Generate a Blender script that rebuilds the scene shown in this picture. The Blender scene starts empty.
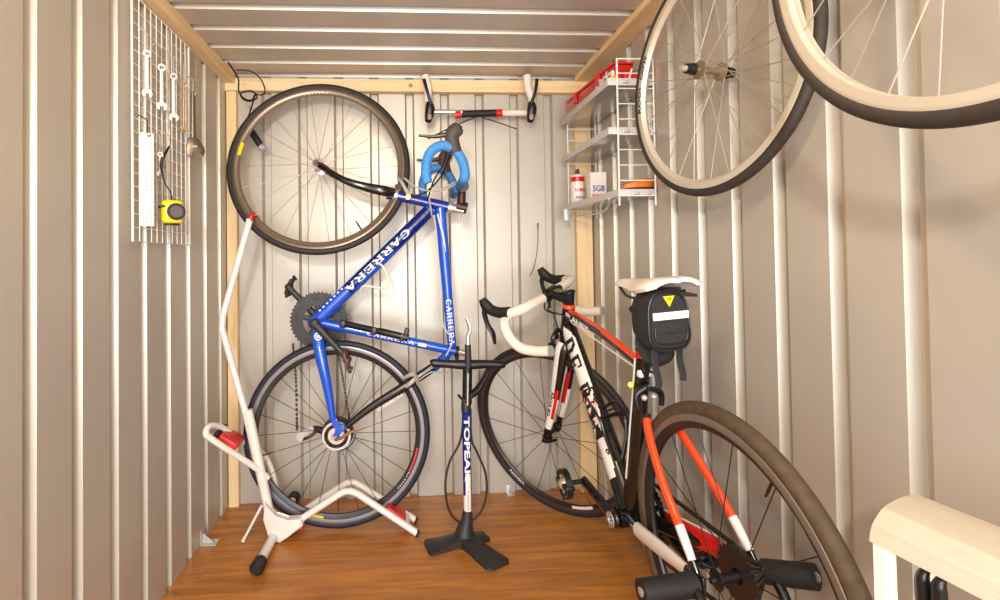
import bpy, bmesh, math, random
from mathutils import Vector as V, Matrix
random.seed(7)
PI = math.pi
COL = bpy.context.scene.collection
# ------------------------------------------------------------------ camera
FPX, PX, PY = 531.48, 442.32, 249.42
YAW, PITCH, ROLL = .0649, .0183, -.0137
CAMZ = .9674
def cam_axes():
    cy, sy, cp, sp = math.cos(YAW), math.sin(YAW), math.cos(PITCH), math.sin(PITCH)
    f = V((sy*cp, cy*cp, sp)); r = V((cy, -sy, 0)); u = r.cross(f)
    cr, sr = math.cos(ROLL), math.sin(ROLL)
    return r*cr + u*sr, u*cr - r*sr, f
CR, CU, CF = cam_axes()
cd = bpy.data.cameras.new('camera'); cam = bpy.data.objects.new('camera', cd); COL.objects.link(cam)
M3 = Matrix((CR, CU, -CF)).transposed()
cam.matrix_world = Matrix.Translation((0, 0, CAMZ)) @ M3.to_4x4()
cd.sensor_width = 36; cd.lens = FPX/1000*36; cd.shift_x = (500-PX)/1000; cd.shift_y = (PY-300)/1000
cd.clip_start = .02
bpy.context.scene.camera = cam
def at(x, y, Y=None, X=None, Z=None):
    d = CF + CR*((x-PX)/FPX) - CU*((y-PY)/FPX)
    t = Y/d.y if Y is not None else (X/d.x if X is not None else (Z-CAMZ)/d.z)
    return d*t + V((0, 0, CAMZ))
# ------------------------------------------------------------------ materials
def lin(c):
    return tuple(((v/255)/12.92 if v/255 <= .04045 else ((v/255+.055)/1.055)**2.4) for v in c)
MATS = {}
def mat(name, rgb, rough=.5, metal=0., noise=0., nscale=30, bump=0., coat=0., emit=None, alpha=1., trans=0., stretch=None):
    if name in MATS: return MATS[name]
    m = bpy.data.materials.new(name); m.use_nodes = True; nt = m.node_tree
    b = nt.nodes['Principled BSDF']; c = lin(rgb)
    b.inputs['Base Color'].default_value = (*c, 1); b.inputs['Roughness'].default_value = rough
    b.inputs['Metallic'].default_value = metal
    if coat: b.inputs['Coat Weight'].default_value = coat; b.inputs['Coat Roughness'].default_value = .12
    if trans: b.inputs['Transmission Weight'].default_value = trans
    if alpha < 1: b.inputs['Alpha'].default_value = alpha
    if noise or bump:
        tc = nt.nodes.new('ShaderNodeTexCoord'); n = nt.nodes.new('ShaderNodeTexNoise')
        n.inputs['Scale'].default_value = nscale; n.inputs['Detail'].default_value = 5
        if stretch:
            mp = nt.nodes.new('ShaderNodeMapping'); mp.inputs['Scale'].default_value = stretch
            nt.links.new(tc.outputs['Object'], mp.inputs[0]); nt.links.new(mp.outputs[0], n.inputs['Vector'])
        else: nt.links.new(tc.outputs['Object'], n.inputs['Vector'])
        if noise:
            r = nt.nodes.new('ShaderNodeValToRGB')
            r.color_ramp.elements[0].position = .3; r.color_ramp.elements[1].position = .7
            r.color_ramp.elements[0].color = (*[v*(1-noise) for v in c], 1)
            r.color_ramp.elements[1].color = (*[min(1, v*(1+noise)) for v in c], 1)
            nt.links.new(n.outputs['Fac'], r.inputs[0]); nt.links.new(r.outputs[0], b.inputs['Base Color'])
        if bump:
            bp = nt.nodes.new('ShaderNodeBump'); bp.inputs['Strength'].default_value = bump; bp.inputs['Distance'].default_value = .002
            nt.links.new(n.outputs['Fac'], bp.inputs['Height']); nt.links.new(bp.outputs[0], b.inputs['Normal'])
    MATS[name] = m; return m
def wood_mat(name, dark, light, grain=(2, 30, 30), rough=.55, scale=2.0, knots=False, coat=0.):
    m = bpy.data.materials.new(name); m.use_nodes = True; nt = m.node_tree; b = nt.nodes['Principled BSDF']
    tc = nt.nodes.new('ShaderNodeTexCoord'); mp = nt.nodes.new('ShaderNodeMapping'); mp.inputs['Scale'].default_value = grain
    n = nt.nodes.new('ShaderNodeTexNoise'); n.inputs['Scale'].default_value = scale; n.inputs['Detail'].default_value = 8; n.inputs['Roughness'].default_value = .65
    n.inputs['Distortion'].default_value = .6
    r = nt.nodes.new('ShaderNodeValToRGB'); r.color_ramp.elements[0].position = .28; r.color_ramp.elements[1].position = .72
    r.color_ramp.elements[0].color = (*lin(dark), 1); r.color_ramp.elements[1].color = (*lin(light), 1)
    nt.links.new(tc.outputs['Object'], mp.inputs[0]); nt.links.new(mp.outputs[0], n.inputs['Vector']); nt.links.new(n.outputs['Fac'], r.inputs[0])
    nt.links.new(r.outputs[0], b.inputs['Base Color'])
    b.inputs['Roughness'].default_value = rough
    if coat: b.inputs['Coat Weight'].default_value = coat; b.inputs['Coat Roughness'].default_value = .3
    bp = nt.nodes.new('ShaderNodeBump'); bp.inputs['Strength'].default_value = .15; bp.inputs['Distance'].default_value = .002
    nt.links.new(n.outputs['Fac'], bp.inputs['Height']); nt.links.new(bp.outputs[0], b.inputs['Normal'])
    return m
STEEL = mat('coated steel sheet', (193, 185, 172), .40, .3, noise=.05, nscale=3)
ROOFS = mat('roof steel sheet', (200, 189, 176), .40, .3, noise=.06, nscale=3)
FLOOR = wood_mat('floor wood', (136, 82, 30), (214, 138, 58), (1.0, 11, 14), .42, 3.0, coat=.15)
PINE = wood_mat('pine', (228, 190, 134), (248, 222, 176), (14, 14, 1.2), .6, 2.5)
PINEX = wood_mat('pine along width', (228, 190, 134), (248, 222, 176), (1.2, 14, 14), .6, 2.5)
PINEY = wood_mat('pine along depth', (228, 190, 134), (248, 222, 176), (14, 1.2, 14), .6, 2.5)
BLACK = mat('black rubber', (26, 24, 24), .6, noise=.1, nscale=80)
BLACKP = mat('black plastic', (22, 22, 24), .38)
CARBON = mat('black carbon', (20, 19, 20), .2, coat=.5)
TIRE = mat('tyre rubber', (38, 34, 33), .62, noise=.12, nscale=60)
TIREB = mat('worn tyre rubber', (80, 64, 44), .7, noise=.25, nscale=60, bump=.3)
TIREBL = mat('blue edged tyre', (26, 28, 44), .6)
CHROME = mat('bright metal', (222, 220, 216), .25, .7)
ALU = mat('brushed alloy', (206, 202, 198), .38, .5)
SPOKE = mat('spoke steel', (176, 166, 150), .35, .5)
SPOKEB = mat('black spoke', (40, 38, 38), .35, .5)
BLUE = mat('blue paint', (22, 84, 205), .2, coat=.6)
DBLUE = mat('deep blue paint', (26, 44, 140), .2, coat=.6)
BLUETAPE = mat('blue bar tape', (66, 140, 210), .7, noise=.12, nscale=60, bump=.3)
WHITE = mat('white paint', (236, 228, 220), .32, coat=.2)
WHITETAPE = mat('white bar tape', (238, 224, 208), .65, bump=.2, nscale=60)
LETTER = mat('white lettering', (240, 240, 240), .5)
BLETTER = mat('black lettering', (18, 18, 20), .5)
RED = mat('red paint', (216, 24, 22), .3, coat=.3)
ORANGE = mat('orange red paint', (236, 70, 24), .25, coat=.5)
REDP = mat('red plastic', (205, 42, 34), .4)
RIMG = mat('warm grey rim', (140, 124, 108), .35, .5)
RIMS = mat('silver rim', (214, 203, 184), .35, .4)
RIMD = mat('dark rim', (52, 46, 46), .35, .4)
YEL = mat('yellow plastic', (240, 214, 20), .4)
FAB = mat('black fabric', (36, 35, 36), .85, noise=.15, nscale=150, bump=.4)
REFL = mat('reflective strip', (236, 238, 244), .35)
SADW = mat('white leather', (240, 232, 220), .45)
WIREW = mat('white coated wire', (240, 234, 226), .4)
SHELFM = mat('pale grey shelf', (205, 202, 200), .45, .1)
CHAIN = mat('chain steel', (74, 66, 60), .4, .8)
DGREY = mat('dark grey plastic', (44, 42, 42), .5)
BRN = mat('brown black alloy', (70, 48, 40), .4, .5)
CREAM = mat('cream plastic', (240, 232, 214), .45)
# ------------------------------------------------------------------ objects
ORG = {}
def tag(o, label=None, cat=None, group=None, kind=None):
    if label: o['label'] = label
    if cat: o['category'] = cat
    if group: o['group'] = group
    if kind: o['kind'] = kind
    return o
def thing(name, loc, label, cat, group=None):
    o = bpy.data.objects.new(name, None); COL.objects.link(o); o.location = loc; o.empty_display_size = .05
    ORG[o.name] = V(loc); tag(o, label, cat, group); return o
def obj(name, bm, m, parent=None, origin=None, smooth=True, label=None):
    """links the bmesh (world coordinates) as one mesh object under parent"""
    bmesh.ops.recalc_face_normals(bm, faces=bm.faces)
    if parent is not None: org = ORG[parent.name]
    elif origin is not None: org = V(origin)
    else: org = V((0, 0, 0))
    bmesh.ops.translate(bm, verts=bm.verts, vec=-org)
    me = bpy.data.meshes.new(name); bm.to_mesh(me); bm.free()
    for mm in (m if isinstance(m, (list, tuple)) else [m]): me.materials.append(mm)
    if smooth:
        for p in me.polygons: p.use_smooth = True
        try: me.set_sharp_from_angle(angle=math.radians(38))
        except Exception: pass
    o = bpy.data.objects.new(name, me); COL.objects.link(o)
    if parent is not None: o.parent = parent
    else: o.location = org
    ORG[o.name] = org
    if label: o['label'] = label
    return o
def B(): return bmesh.new()
def catmull(P, n=6, closed=False):
    P = [V(p) for p in P]; out = []; N = len(P)
    if N < 3 and not closed: return P
    for i in range(N if closed else N-1):
        if closed: a, b, c, d = P[i-1], P[i], P[(i+1) % N], P[(i+2) % N]
        else: a, b, c, d = P[max(i-1, 0)], P[i], P[i+1], P[min(i+2, N-1)]
        for k in range(n):
            t = k/n
            out.append(.5*((2*b)+(c-a)*t+(2*a-5*b+4*c-d)*t*t+(3*b-a-3*c+d)*t**3))
    if not closed: out.append(P[-1])
    return out
def sweep(bm, pts, r, n=12, smooth=0, ref=None, closed=False, mi=None, caps=True, power=1.0):
    """tube along pts; r = float or list of float/(r1,r2); r1 across ref, r2 along ref"""
    pts = [V(p) for p in pts]; rs = r if isinstance(r, list) else [r]*len(pts)
    rs = [(q, q) if not isinstance(q, tuple) else q for q in rs]
    if smooth:
        N = len(pts); pp = catmull(pts, smooth, closed)
        r3 = catmull([V((q[0], q[1], 0)) for q in rs], smooth, closed) if N > 2 or closed else [V((q[0], q[1], 0)) for q in rs]
        if len(r3) != len(pp): r3 = [r3[0]]*len(pp)
        pts = pp; rs = [(abs(q.x), abs(q.y)) for q in r3]
    N = len(pts); rings = []; side = None
    for i, p in enumerate(pts):
        if closed: t = (pts[(i+1) % N]-pts[i-1])
        else: t = (pts[min(i+1, N-1)]-pts[max(i-1, 0)])
        t.normalize()
        if ref is not None:
            s1 = V(ref).cross(t)
            if s1.length < 1e-4: s1 = side or t.orthogonal()
        elif side is None: s1 = t.orthogonal()
        else: s1 = side - t*side.dot(t)
        s1 = s1.normalized(); side = s1.copy(); s2 = t.cross(s1).normalized()
        ring = []
        for k in range(n):
            a = 2*PI*k/n; ca, sa = math.cos(a), math.sin(a)
            if power != 1: ca = math.copysign(abs(ca)**power, ca); sa = math.copysign(abs(sa)**power, sa)
            ring.append(bm.verts.new(p + s1*(ca*rs[i][0]) + s2*(sa*rs[i][1])))
        rings.append(ring)
    for i in range(N if closed else N-1):
        A, C = rings[i], rings[(i+1) % N]
        for k in range(n):
            f = bm.faces.new((A[k], A[(k+1) % n], C[(k+1) % n], C[k]))
            if mi is not None: f.material_index = mi(i/(N-1), k/n) if callable(mi) else mi
    if not closed and caps:
        for rr, idx in ((rings[0][::-1], 0), (rings[-1], 1)):
            f = bm.faces.new(rr)
            if mi is not None: f.material_index = mi(idx, 0) if callable(mi) else mi
    return bm
def box(bm, lo, hi, bev=0., mi=0):
    lo, hi = V(lo), V(hi); c = (lo+hi)/2; s = hi-lo
    g = bmesh.ops.create_cube(bm, size=1, matrix=Matrix.Translation(c) @ Matrix.Diagonal((abs(s.x), abs(s.y), abs(s.z), 1)))
    return _bev(bm, g['verts'], bev, mi)
def _bev(bm, vs, bev, mi):
    fs = {f for v in vs for f in v.link_faces}
    if bev:
        es = list({e for v in vs for e in v.link_edges})
        g = bmesh.ops.bevel(bm, geom=es, offset=bev, segments=3, affect='EDGES', profile=.5)
        fs = {f for v in g['verts'] for f in v.link_faces} | {f for f in fs if f.is_valid}
    for f in fs:
        if f.is_valid: f.material_index = mi
    return bm
def obox(bm, c, ax, ay, az, s, bev=0., mi=0):
    """box with centre c, axes ax ay az, full sizes s"""
    ax, ay, az = V(ax).normalized(), V(ay).normalized(), V(az).normalized()
    M = Matrix((ax*s[0], ay*s[1], az*s[2])).transposed().to_4x4(); M.translation = V(c)
    g = bmesh.ops.create_cube(bm, size=1, matrix=M); return _bev(bm, g['verts'], bev, mi)
def ball(bm, c, r, mi=0, axes=None):
    r = r if isinstance(r, tuple) else (r, r, r)
    M = Matrix.Diagonal((*r, 1))
    if axes: M = Matrix([V(a) for a in axes]).transposed().to_4x4() @ M
    M.translation = V(c)
    g = bmesh.ops.create_uvsphere(bm, u_segments=16, v_segments=10, radius=1, matrix=M)
    for v in g['verts']:
        for f in v.link_faces: f.material_index = mi
def frame(n):
    n = V(n).normalized(); u = n.orthogonal().normalized(); return u, n.cross(u), n
def ring(bm, c, u, v, n, prof, segs=96, mi=None, closed=True):
    """revolves prof [(r, w)] about axis n through c"""
    c = V(c); rows = []
    for i in range(segs):
        a = 2*PI*i/segs; d = u*math.cos(a)+v*math.sin(a)
        rows.append([bm.verts.new(c+d*r+n*w) for r, w in prof])
    m = len(prof)
    for i in range(segs):
        A, C = rows[i], rows[(i+1) % segs]
        for k in range(m if closed else m-1):
            f = bm.faces.new((A[k], C[k], C[(k+1) % m], A[(k+1) % m]))
            if mi: f.material_index = mi[k]
def cyl(bm, a, b, r, n=16, r2=None):
    sweep(bm, [V(a), V(b)], [r, r if r2 is None else r2], n)
def disc(bm, c, n, r, th, segs=48, hole=0.):
    u, v, n = frame(n)
    if hole: ring(bm, c, u, v, n, [(hole, -th/2), (r, -th/2), (r, th/2), (hole, th/2)], segs)
    else: sweep(bm, [V(c)-n*th/2, V(c)+n*th/2], r, segs)
def poly_prism(bm, pts, nrm, th, mi=0, bev=0.):
    nrm = V(nrm).normalized()*th/2
    a = [bm.verts.new(V(p)-nrm) for p in pts]; b = [bm.verts.new(V(p)+nrm) for p in pts]
    fs = [bm.faces.new(a[::-1]), bm.faces.new(b)]
    for i in range(len(pts)):
        j = (i+1) % len(pts); fs.append(bm.faces.new((a[i], a[j], b[j], b[i])))
    if bev:
        bmesh.ops.bevel(bm, geom=list({e for f in fs for e in f.edges}), offset=bev, segments=2, affect='EDGES', profile=.5)
    else:
        for f in fs: f.material_index = mi
def text_bm(s, bold=.012, ext=.02, shear=0.):
    cu = bpy.data.curves.new('t', 'FONT'); cu.body = s; cu.size = 1; cu.offset = bold; cu.extrude = ext; cu.shear = shear; cu.resolution_u = 3
    o = bpy.data.objects.new('t', cu); COL.objects.link(o)
    dg = bpy.context.evaluated_depsgraph_get(); me = bpy.data.meshes.new_from_object(o.evaluated_get(dg))
    bm = B(); bm.from_mesh(me); bpy.data.objects.remove(o); bpy.data.curves.remove(cu); bpy.data.meshes.remove(me)
    xs = [v.co.x for v in bm.verts]; ys = [v.co.y for v in bm.verts]
    x0, x1, y0, y1 = min(xs), max(xs), min(ys), max(ys)
    for v in bm.verts: v.co.x = (v.co.x-x0)/(x1-x0)-.5; v.co.y = (v.co.y-y0)/(y1-y0)-.5
    return bm
def text(name, s, c, xd, yd, w, h, m, parent, th=.0008, bold=.012, serif=False):
    """flat lettering centred at c"""
    bm = text_bm(s, bold); xd, yd = V(xd).normalized(), V(yd).normalized(); nd = xd.cross(yd)
    for v in bm.verts: v.co = V(c)+xd*(v.co.x*w)+yd*(v.co.y*h)+nd*(math.copysign(th/2, v.co.z))
    return obj(name, bm, m, parent, smooth=False)
def tubetext(name, s, p0, p1, yd, r, h, m, parent, bold=.012, bmt=None):
    """lettering wrapped on a tube from p0 to p1, letter tops along yd, seen from side xd x yd"""
    bm = bmt or text_bm(s, bold); p0, p1 = V(p0), V(p1); L = (p1-p0).length; xd = (p1-p0)/L
    yd = V(yd); yd = (yd-xd*yd.dot(xd)).normalized(); nd = xd.cross(yd)
    bmesh.ops.triangulate(bm, faces=bm.faces)
    bmesh.ops.subdivide_edges(bm, edges=[e for e in bm.edges if abs(e.verts[0].co.y-e.verts[1].co.y) > .2], cuts=3)
    for v in bm.verts:
        a = v.co.y*h/r; rr = r+.0009+math.copysign(.0004, v.co.z)
        v.co = (p0+p1)/2+xd*(v.co.x*L)+(nd*math.cos(a)+yd*math.sin(a))*rr
    return obj(name, bm, m, parent, smooth=False)
GLY = {  # slab serif letters as strokes on a 0..1 x 0..1 cell: (x0,y0,x1,y1,width)
 'A': [(.12, .04, .5, .96, .13), (.5, .96, .88, .04, .2), (.27, .34, .74, .34, .1), (0, .04, .28, .04, .09), (.68, .04, 1.02, .04, .09)],
 'R': [(.18, 0, .18, 1, .2), (.02, .04, .38, .04, .09), (.02, .95, .55, .95, .1), (.55, .95, .78, .85, .12), (.78, .88, .78, .6, .18), (.78, .62, .55, .5, .12), (.18, .5, .58, .5, .1), (.5, .5, .86, .04, .2), (.74, .04, 1.02, .04, .09)],
 'E': [(.18, 0, .18, 1, .2), (.02, .04, .86, .04, .1), (.02, .96, .84, .96, .1), (.18, .5, .62, .5, .1), (.62, .36, .62, .64, .08), (.84, .72, .84, 1, .1), (.88, 0, .88, .3, .1)],
 'C': [(.9, .98, .9, .78, .07), (.88, .84, .65, .96, .11), (.65, .96, .35, .95, .11), (.35, .95, .14, .7, .17), (.14, .72, .14, .28, .2), (.14, .3, .36, .05, .17), (.36, .05, .66, .04, .11), (.66, .04, .9, .22, .11)],
 'D': [(.18, 0, .18, 1, .22), (.02, .04, .55, .04, .1), (.02, .96, .55, .96, .1), (.52, .96, .84, .72, .16), (.84, .75, .84, .25, .22), (.84, .28, .52, .04, .16)],
 'O': [(.5, .96, .2, .76, .14), (.16, .76, .16, .24, .2), (.2, .24, .5, .04, .14), (.5, .04, .8, .24, .14), (.84, .24, .84, .76, .2), (.8, .76, .5, .96, .14)],
 'S': [(.82, .7, .82, .98, .08), (.82, .84, .5, .96, .12), (.5, .96, .2, .84, .14), (.2, .84, .2, .66, .15), (.2, .66, .8, .36, .18), (.8, .36, .8, .18, .15), (.8, .18, .5, .04, .14), (.5, .04, .18, .16, .12), (.18, .02, .18, .32, .08)]}
def serif_bm(s, gap=.22):
    bm = B(); x = 0.
    for ch in s:
        if ch == ' ': x += .7; continue
        for (a, b, c, d, w) in GLY[ch]:
            p, q = V((a, b, 0)), V((c, d, 0)); t = (q-p).normalized(); nn = V((-t.y, t.x, 0))*w*.6; e = t*.02
            n = 4
            for k in range(n):
                A = (p-e).lerp(q+e, k/n); C = (p-e).lerp(q+e, (k+1)/n)
                vs = [bm.verts.new(V((x, 0, zz))+P) for zz in (-.02, .02) for P in (A-nn, C-nn, C+nn, A+nn)]
                for f in ((3, 2, 1, 0), (4, 5, 6, 7), (0, 1, 5, 4), (1, 2, 6, 5), (2, 3, 7, 6), (3, 0, 4, 7)): bm.faces.new([vs[i] for i in f])
        x += 1+gap
    W = x-gap
    for v in bm.verts: v.co.x = v.co.x/W-.5; v.co.y -= .5
    return bm
# ------------------------------------------------------------------ the shed
WL, WR, D, HC, Y0 = -.7203, .7728, 2.1935, 1.719, -1.3
S = .1455
def corrugated(name, u0, u1, first, P, out, w0, w1, along, m):
    """sheet with outward grooves; u runs across grooves, w along them"""
    bm = B(); us = []
    k = math.floor((u0-first)/S)+1; c = first+k*S-S
    us.append((u0, 0))
    while c < u1+.1:
        for du, dd in ((-.0195, 0), (-.012, .0225), (.012, .0225), (.0195, 0)):
            if u0 < c+du < u1: us.append((c+du, dd))
        c += S
    us.append((u1, 0))
    rows = []
    for u, dd in us:
        rows.append([bm.verts.new(P(u, w)+out*dd) for w in (w0, w1)])
    for a, b in zip(rows, rows[1:]): bm.faces.new((a[0], b[0], b[1], a[1]))
    g = bmesh.ops.extrude_face_region(bm, geom=bm.faces[:])
    vs = [e for e in g['geom'] if isinstance(e, bmesh.types.BMVert)]
    bmesh.ops.translate(bm, verts=vs, vec=out*.03)
    o = obj(name, bm, m, smooth=False); o['kind'] = 'structure'; return o
corrugated('wall_left', Y0, D, 1.0636, lambda u, w: V((WL, u, w)), V((-1, 0, 0)), 0, HC, None, STEEL)
corrugated('wall_right', Y0, D, .7635, lambda u, w: V((WR, u, w)), V((1, 0, 0)), 0, HC, None, STEEL)
corrugated('wall_back', WL, WR, -.5675, lambda u, w: V((u, D, w)), V((0, 1, 0)), 0, HC, None, STEEL)
corrugated('ceiling', Y0, D, 1.5851-.7275, lambda u, w: V((w, u, HC)), V((0, 0, 1)), WL, WR, None, ROOFS)
def struct(name, lo, hi, m, bev=0.):
    o = obj(name, box(B(), lo, hi, bev), m, smooth=False); o['kind'] = 'structure'; return o
struct('floor', (WL-.02, Y0, -.04), (WR+.02, D+.02, 0), FLOOR)
struct('trim_1', (WL+.0, Y0, 1.68), (WL+.042, D-.037, HC), PINEY, .0015)
struct('trim_2', (WL+.0, D-.036, 1.652), (WR, D, 1.702), PINEX, .0015)
struct('trim_3', (WR-.072, Y0, 1.698), (WR, D-.037, HC), PINEY, .0015)
struct('trim_4', (WL+.003, D-.03, 0), (WL+.042, D, 1.651), PINE, .0015)
struct('trim_5', (WR-.072, D-.03, 0), (WR-.005, D, 1.651), PINE, .0015)
kb = B()
for (x, z) in ((at(410.5, 85.5, Y=D-.0365).x, at(410.5, 85.5, Y=D-.0365).z),): disc(kb, (x, D-.0362, z), (0, 1, 0), .009, .001, 24)
ko = obj('trim_6', kb, mat('knot wood', (188, 132, 76), .6)); ko['kind'] = 'structure'
# ------------------------------------------------------------------ wheels
def wheel(C, u, v, R, rimd, tm, rm, spm, nsp, parent, name='wheel', cross=0., hubw=.032, hubr=.018, hubm=CHROME, track=None, valve=1.2, tw=.0125, a0=0., flr=.02, tracks=True):
    """wheel in plane u,v. For a bicycle: part 'wheel' (the rim) with sub-parts; for a loose wheel the rim is a part"""
    u, v = V(u).normalized(), V(v).normalized(); n = u.cross(v).normalized(); C = V(C); cr = R-2*tw+.004
    b = B(); w = tw*.86
    prof = [(cr-.004, w), (cr, w), (cr+.003, w*.8), (cr+.003, -w*.8), (cr, -w), (cr-.004, -w), (cr-.013, -w), (cr-rimd, -w*.42), (cr-rimd-.002, 0), (cr-rimd, w*.42), (cr-.013, w)]
    prof = prof[::-1]
    mats = [rm, track or rm]
    mi = [0, 0, 0, 0, 1, 0, 0, 0, 1, 1, 1]
    # order of faces after reversing: k -> between prof[k],prof[k+1]
    mi = []
    for k in range(len(prof)):
        a, c = prof[k], prof[(k+1) % len(prof)]
        mi.append(1 if (min(a[0], c[0]) >= cr-.0131) else 0)
    ring(b, C, u, v, n, prof, 128, mi)
    rim = obj(name, b, mats, parent)
    sub = rim if name == 'wheel' else parent
    t = B(); ring(t, C, u, v, n, [(R-tw+tw*math.cos(a), tw*math.sin(a)) for a in [2*PI*k/16 for k in range(16)]], 128)
    obj('tire', t, tm, sub)
    h = B(); prof = [(0.004, -hubw-.012), (.006, -hubw-.012), (.007, -hubw-.002), (flr, -hubw), (flr, -hubw+.003), (hubr*.6, -hubw+.008), (hubr*.5, 0), (hubr*.6, hubw-.008), (flr, hubw-.003), (flr, hubw), (.007, hubw+.002), (.006, hubw+.012), (.004, hubw+.012)]
    ring(h, C, u, v, n, prof, 24); obj('hub', h, hubm, sub)
    for k in range(nsp):
        sgn = 1 if k % 2 else -1; a = a0+2*PI*k/nsp; off = cross*(1 if (k//2) % 2 else -1)
        d1 = u*math.cos(a)+v*math.sin(a); d0 = u*math.cos(a+off)+v*math.sin(a+off)
        s = B(); sweep(s, [C+d0*(flr-.003)+n*(sgn*(hubw-.0015)), C+d1*(cr-rimd)], .00115, 6)
        obj('spoke', s, spm, sub)
    if valve is not None:
        d = u*math.cos(valve)+v*math.sin(valve); s = B()
        sweep(s, [C+d*(cr-rimd), C+d*(cr-rimd-.03), C+d*(cr-rimd-.031), C+d*(cr-rimd-.04)], [.003, .003, .0022, .0022], 8); obj('valve', s, BLACKP, sub)
    return rim
def rimtext(name, s, C, u, v, a, r, w, h, m, parent, side, flip=1):
    """lettering on the rim wall at angle a (from u towards v)"""
    u, v = V(u).normalized(), V(v).normalized(); n = u.cross(v).normalized()*side
    bm = text_bm(s, .015)
    bmesh.ops.triangulate(bm, faces=bm.faces); bmesh.ops.subdivide_edges(bm, edges=bm.edges[:], cuts=1)
    for q in bm.verts:
        aa = a - flip*side*q.co.x*w/r; rr = r+flip*q.co.y*h
        q.co = V(C)+(u*math.cos(aa)+v*math.sin(aa))*rr+n*math.copysign(.0004, q.co.z)+n*tofs
    return obj(name, bm, m, parent, smooth=False)
tofs = .0118
# ------------------------------------------------------------------ blue bicycle, stood on its rear wheel
YB = 1.955
bc = V((-.262, YB, .343))
blue = thing('road_bicycle', (bc.x, bc.y, 0), 'blue road bicycle standing upright on its rear wheel in the white stand', 'bicycle', None)
def p(x, y, dy=0.): return at(x, y, Y=YB+dy)
U1, V1 = V((math.cos(.06), -.03, -.0)), V((0, .03, 1))
rw = wheel(bc, (1, -.02, 0), (0, .03, 1), .335, .030, TIREBL, RIMD, SPOKEB, 24, blue, cross=.5, valve=3.4, track=mat('mid grey track', (140, 134, 134), .35, .5), hubw=.03)
fc = V((-.322, 1.985, 1.316)); fu, fv = V((1, 0, 0)), V((0, .2, .98))
fw = wheel(fc, fu, fv, .335, .024, TIRE, RIMG, SPOKE, 22, blue, cross=.0, valve=-1.0, hubw=.03, flr=.022, hubr=.014, track=mat('grey brake track', (120, 104, 90), .3, .7))
rimtext('rim_lettering', 'VELOMAX', fc, fu, fv, 1.6, .3, .085, .012, LETTER, fw, -1) if False else None
def ringpatch(name, C, u, v, a0, a1, r0, r1, off, m, parent, side):
    u, v = V(u).normalized(), V(v).normalized(); n = u.cross(v).normalized()*side; b = B(); rows = []
    N = 14
    for i in range(N+1):
        a = a0+(a1-a0)*i/N; d = u*math.cos(a)+v*math.sin(a)
        rows.append([b.verts.new(V(C)+d*r+n*o) for r, o in ((r0, off), (r1, off), (r1, off-.0008), (r0, off-.0008))])
    for A, Cc in zip(rows, rows[1:]):
        for k in range(4): b.faces.new((A[k], Cc[k], Cc[(k+1) % 4], A[(k+1) % 4]))
    b.faces.new(rows[0]); b.faces.new(rows[-1][::-1])
    return obj(name, b, m, parent)
# (front side of these wheels faces -Y: n = u x v is -Y, so side=1)
tofs = .0085
rimtext('rim_lettering', 'FLYWAY', fc, fu, fv, 1.62, .296, .095, .010, LETTER, fw, 1)
ringpatch('sticker', fc, fu, fv, 2.83, 3.0, .287, .301, .0102, YEL, fw, 1)
rimtext('rim_lettering', 'FLYWAY', bc, (1, -.02, 0), (0, .03, 1), -.62, .297, .085, .010, LETTER, rw, 1)
ringpatch('sticker', bc, (1, -.02, 0), (0, .03, 1), -1.88, -1.74, .291, .303, .0102, YEL, rw, 1)
ringpatch('sticker', bc, (1, -.02, 0), (0, .03, 1), -.50, -.2, .2905, .296, .0102, RED, rw, 1)
BBp = p(317, 322)
HT, HB = p(448, 207), p(398, 196)         # head tube ends (top is to the right)
# down tube
f = B(); DT0, DT1 = p(431, 209), p(312, 325)
sweep(f, [DT0, p(372, 267), DT1], [.0245, .0260, .0245], 20, 4); obj('down_tube', f, BLUE, blue)
t0, t1 = p(404, 230, -.0), p(349, 284)
dtn = (t1-t0).normalized(); dty = V((dtn.z, 0, -dtn.x))
if dty.x < 0: dty = -dty
c0 = p(411, 229); ax0 = DT0+(DT1-DT0)*.19; ax1 = DT0+(DT1-DT0)*.70
# dark band carrying the lettering
f = B(); dn = V((0, -1, 0))
N = 12; rows = []
for i in range(2):
    base = (DT0+(DT1-DT0)*(.02 if i == 0 else .70))
    rows.append([f.verts.new(base+(dn*math.cos(a)+dty*math.sin(a))*.0262) for a in [(-.95+1.9*k/N) for k in range(N+1)]])
for k in range(N): f.faces.new((rows[0][k], rows[0][k+1], rows[1][k+1], rows[1][k]))
bmesh.ops.solidify(f, geom=f.faces[:], thickness=-.0006); obj('lettering_band', f, mat('navy paint', (30, 48, 150), .25, coat=.5), blue)
tubetext('lettering', 'CARRERA', ax0, ax1, dty, .0262, .023, LETTER, blue, bmt=serif_bm('CARRERA', .16))
tubetext('lettering', 'VANADIUM', DT0+(DT1-DT0)*.70-dty*.0, DT0+(DT1-DT0)*.93, dty, .0245, .007, LETTER, blue) if False else None
f = B()
for k in range(7):
    q = (DT0+(DT1-DT0)*(.72+.03*k)); obox(f, q+V((0, -.019, 0))-dty*.0165, dtn, dty, (0, 1, 0), (.007, .006, .002))
obj('tick_marks', f, LETTER, blue)
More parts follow.
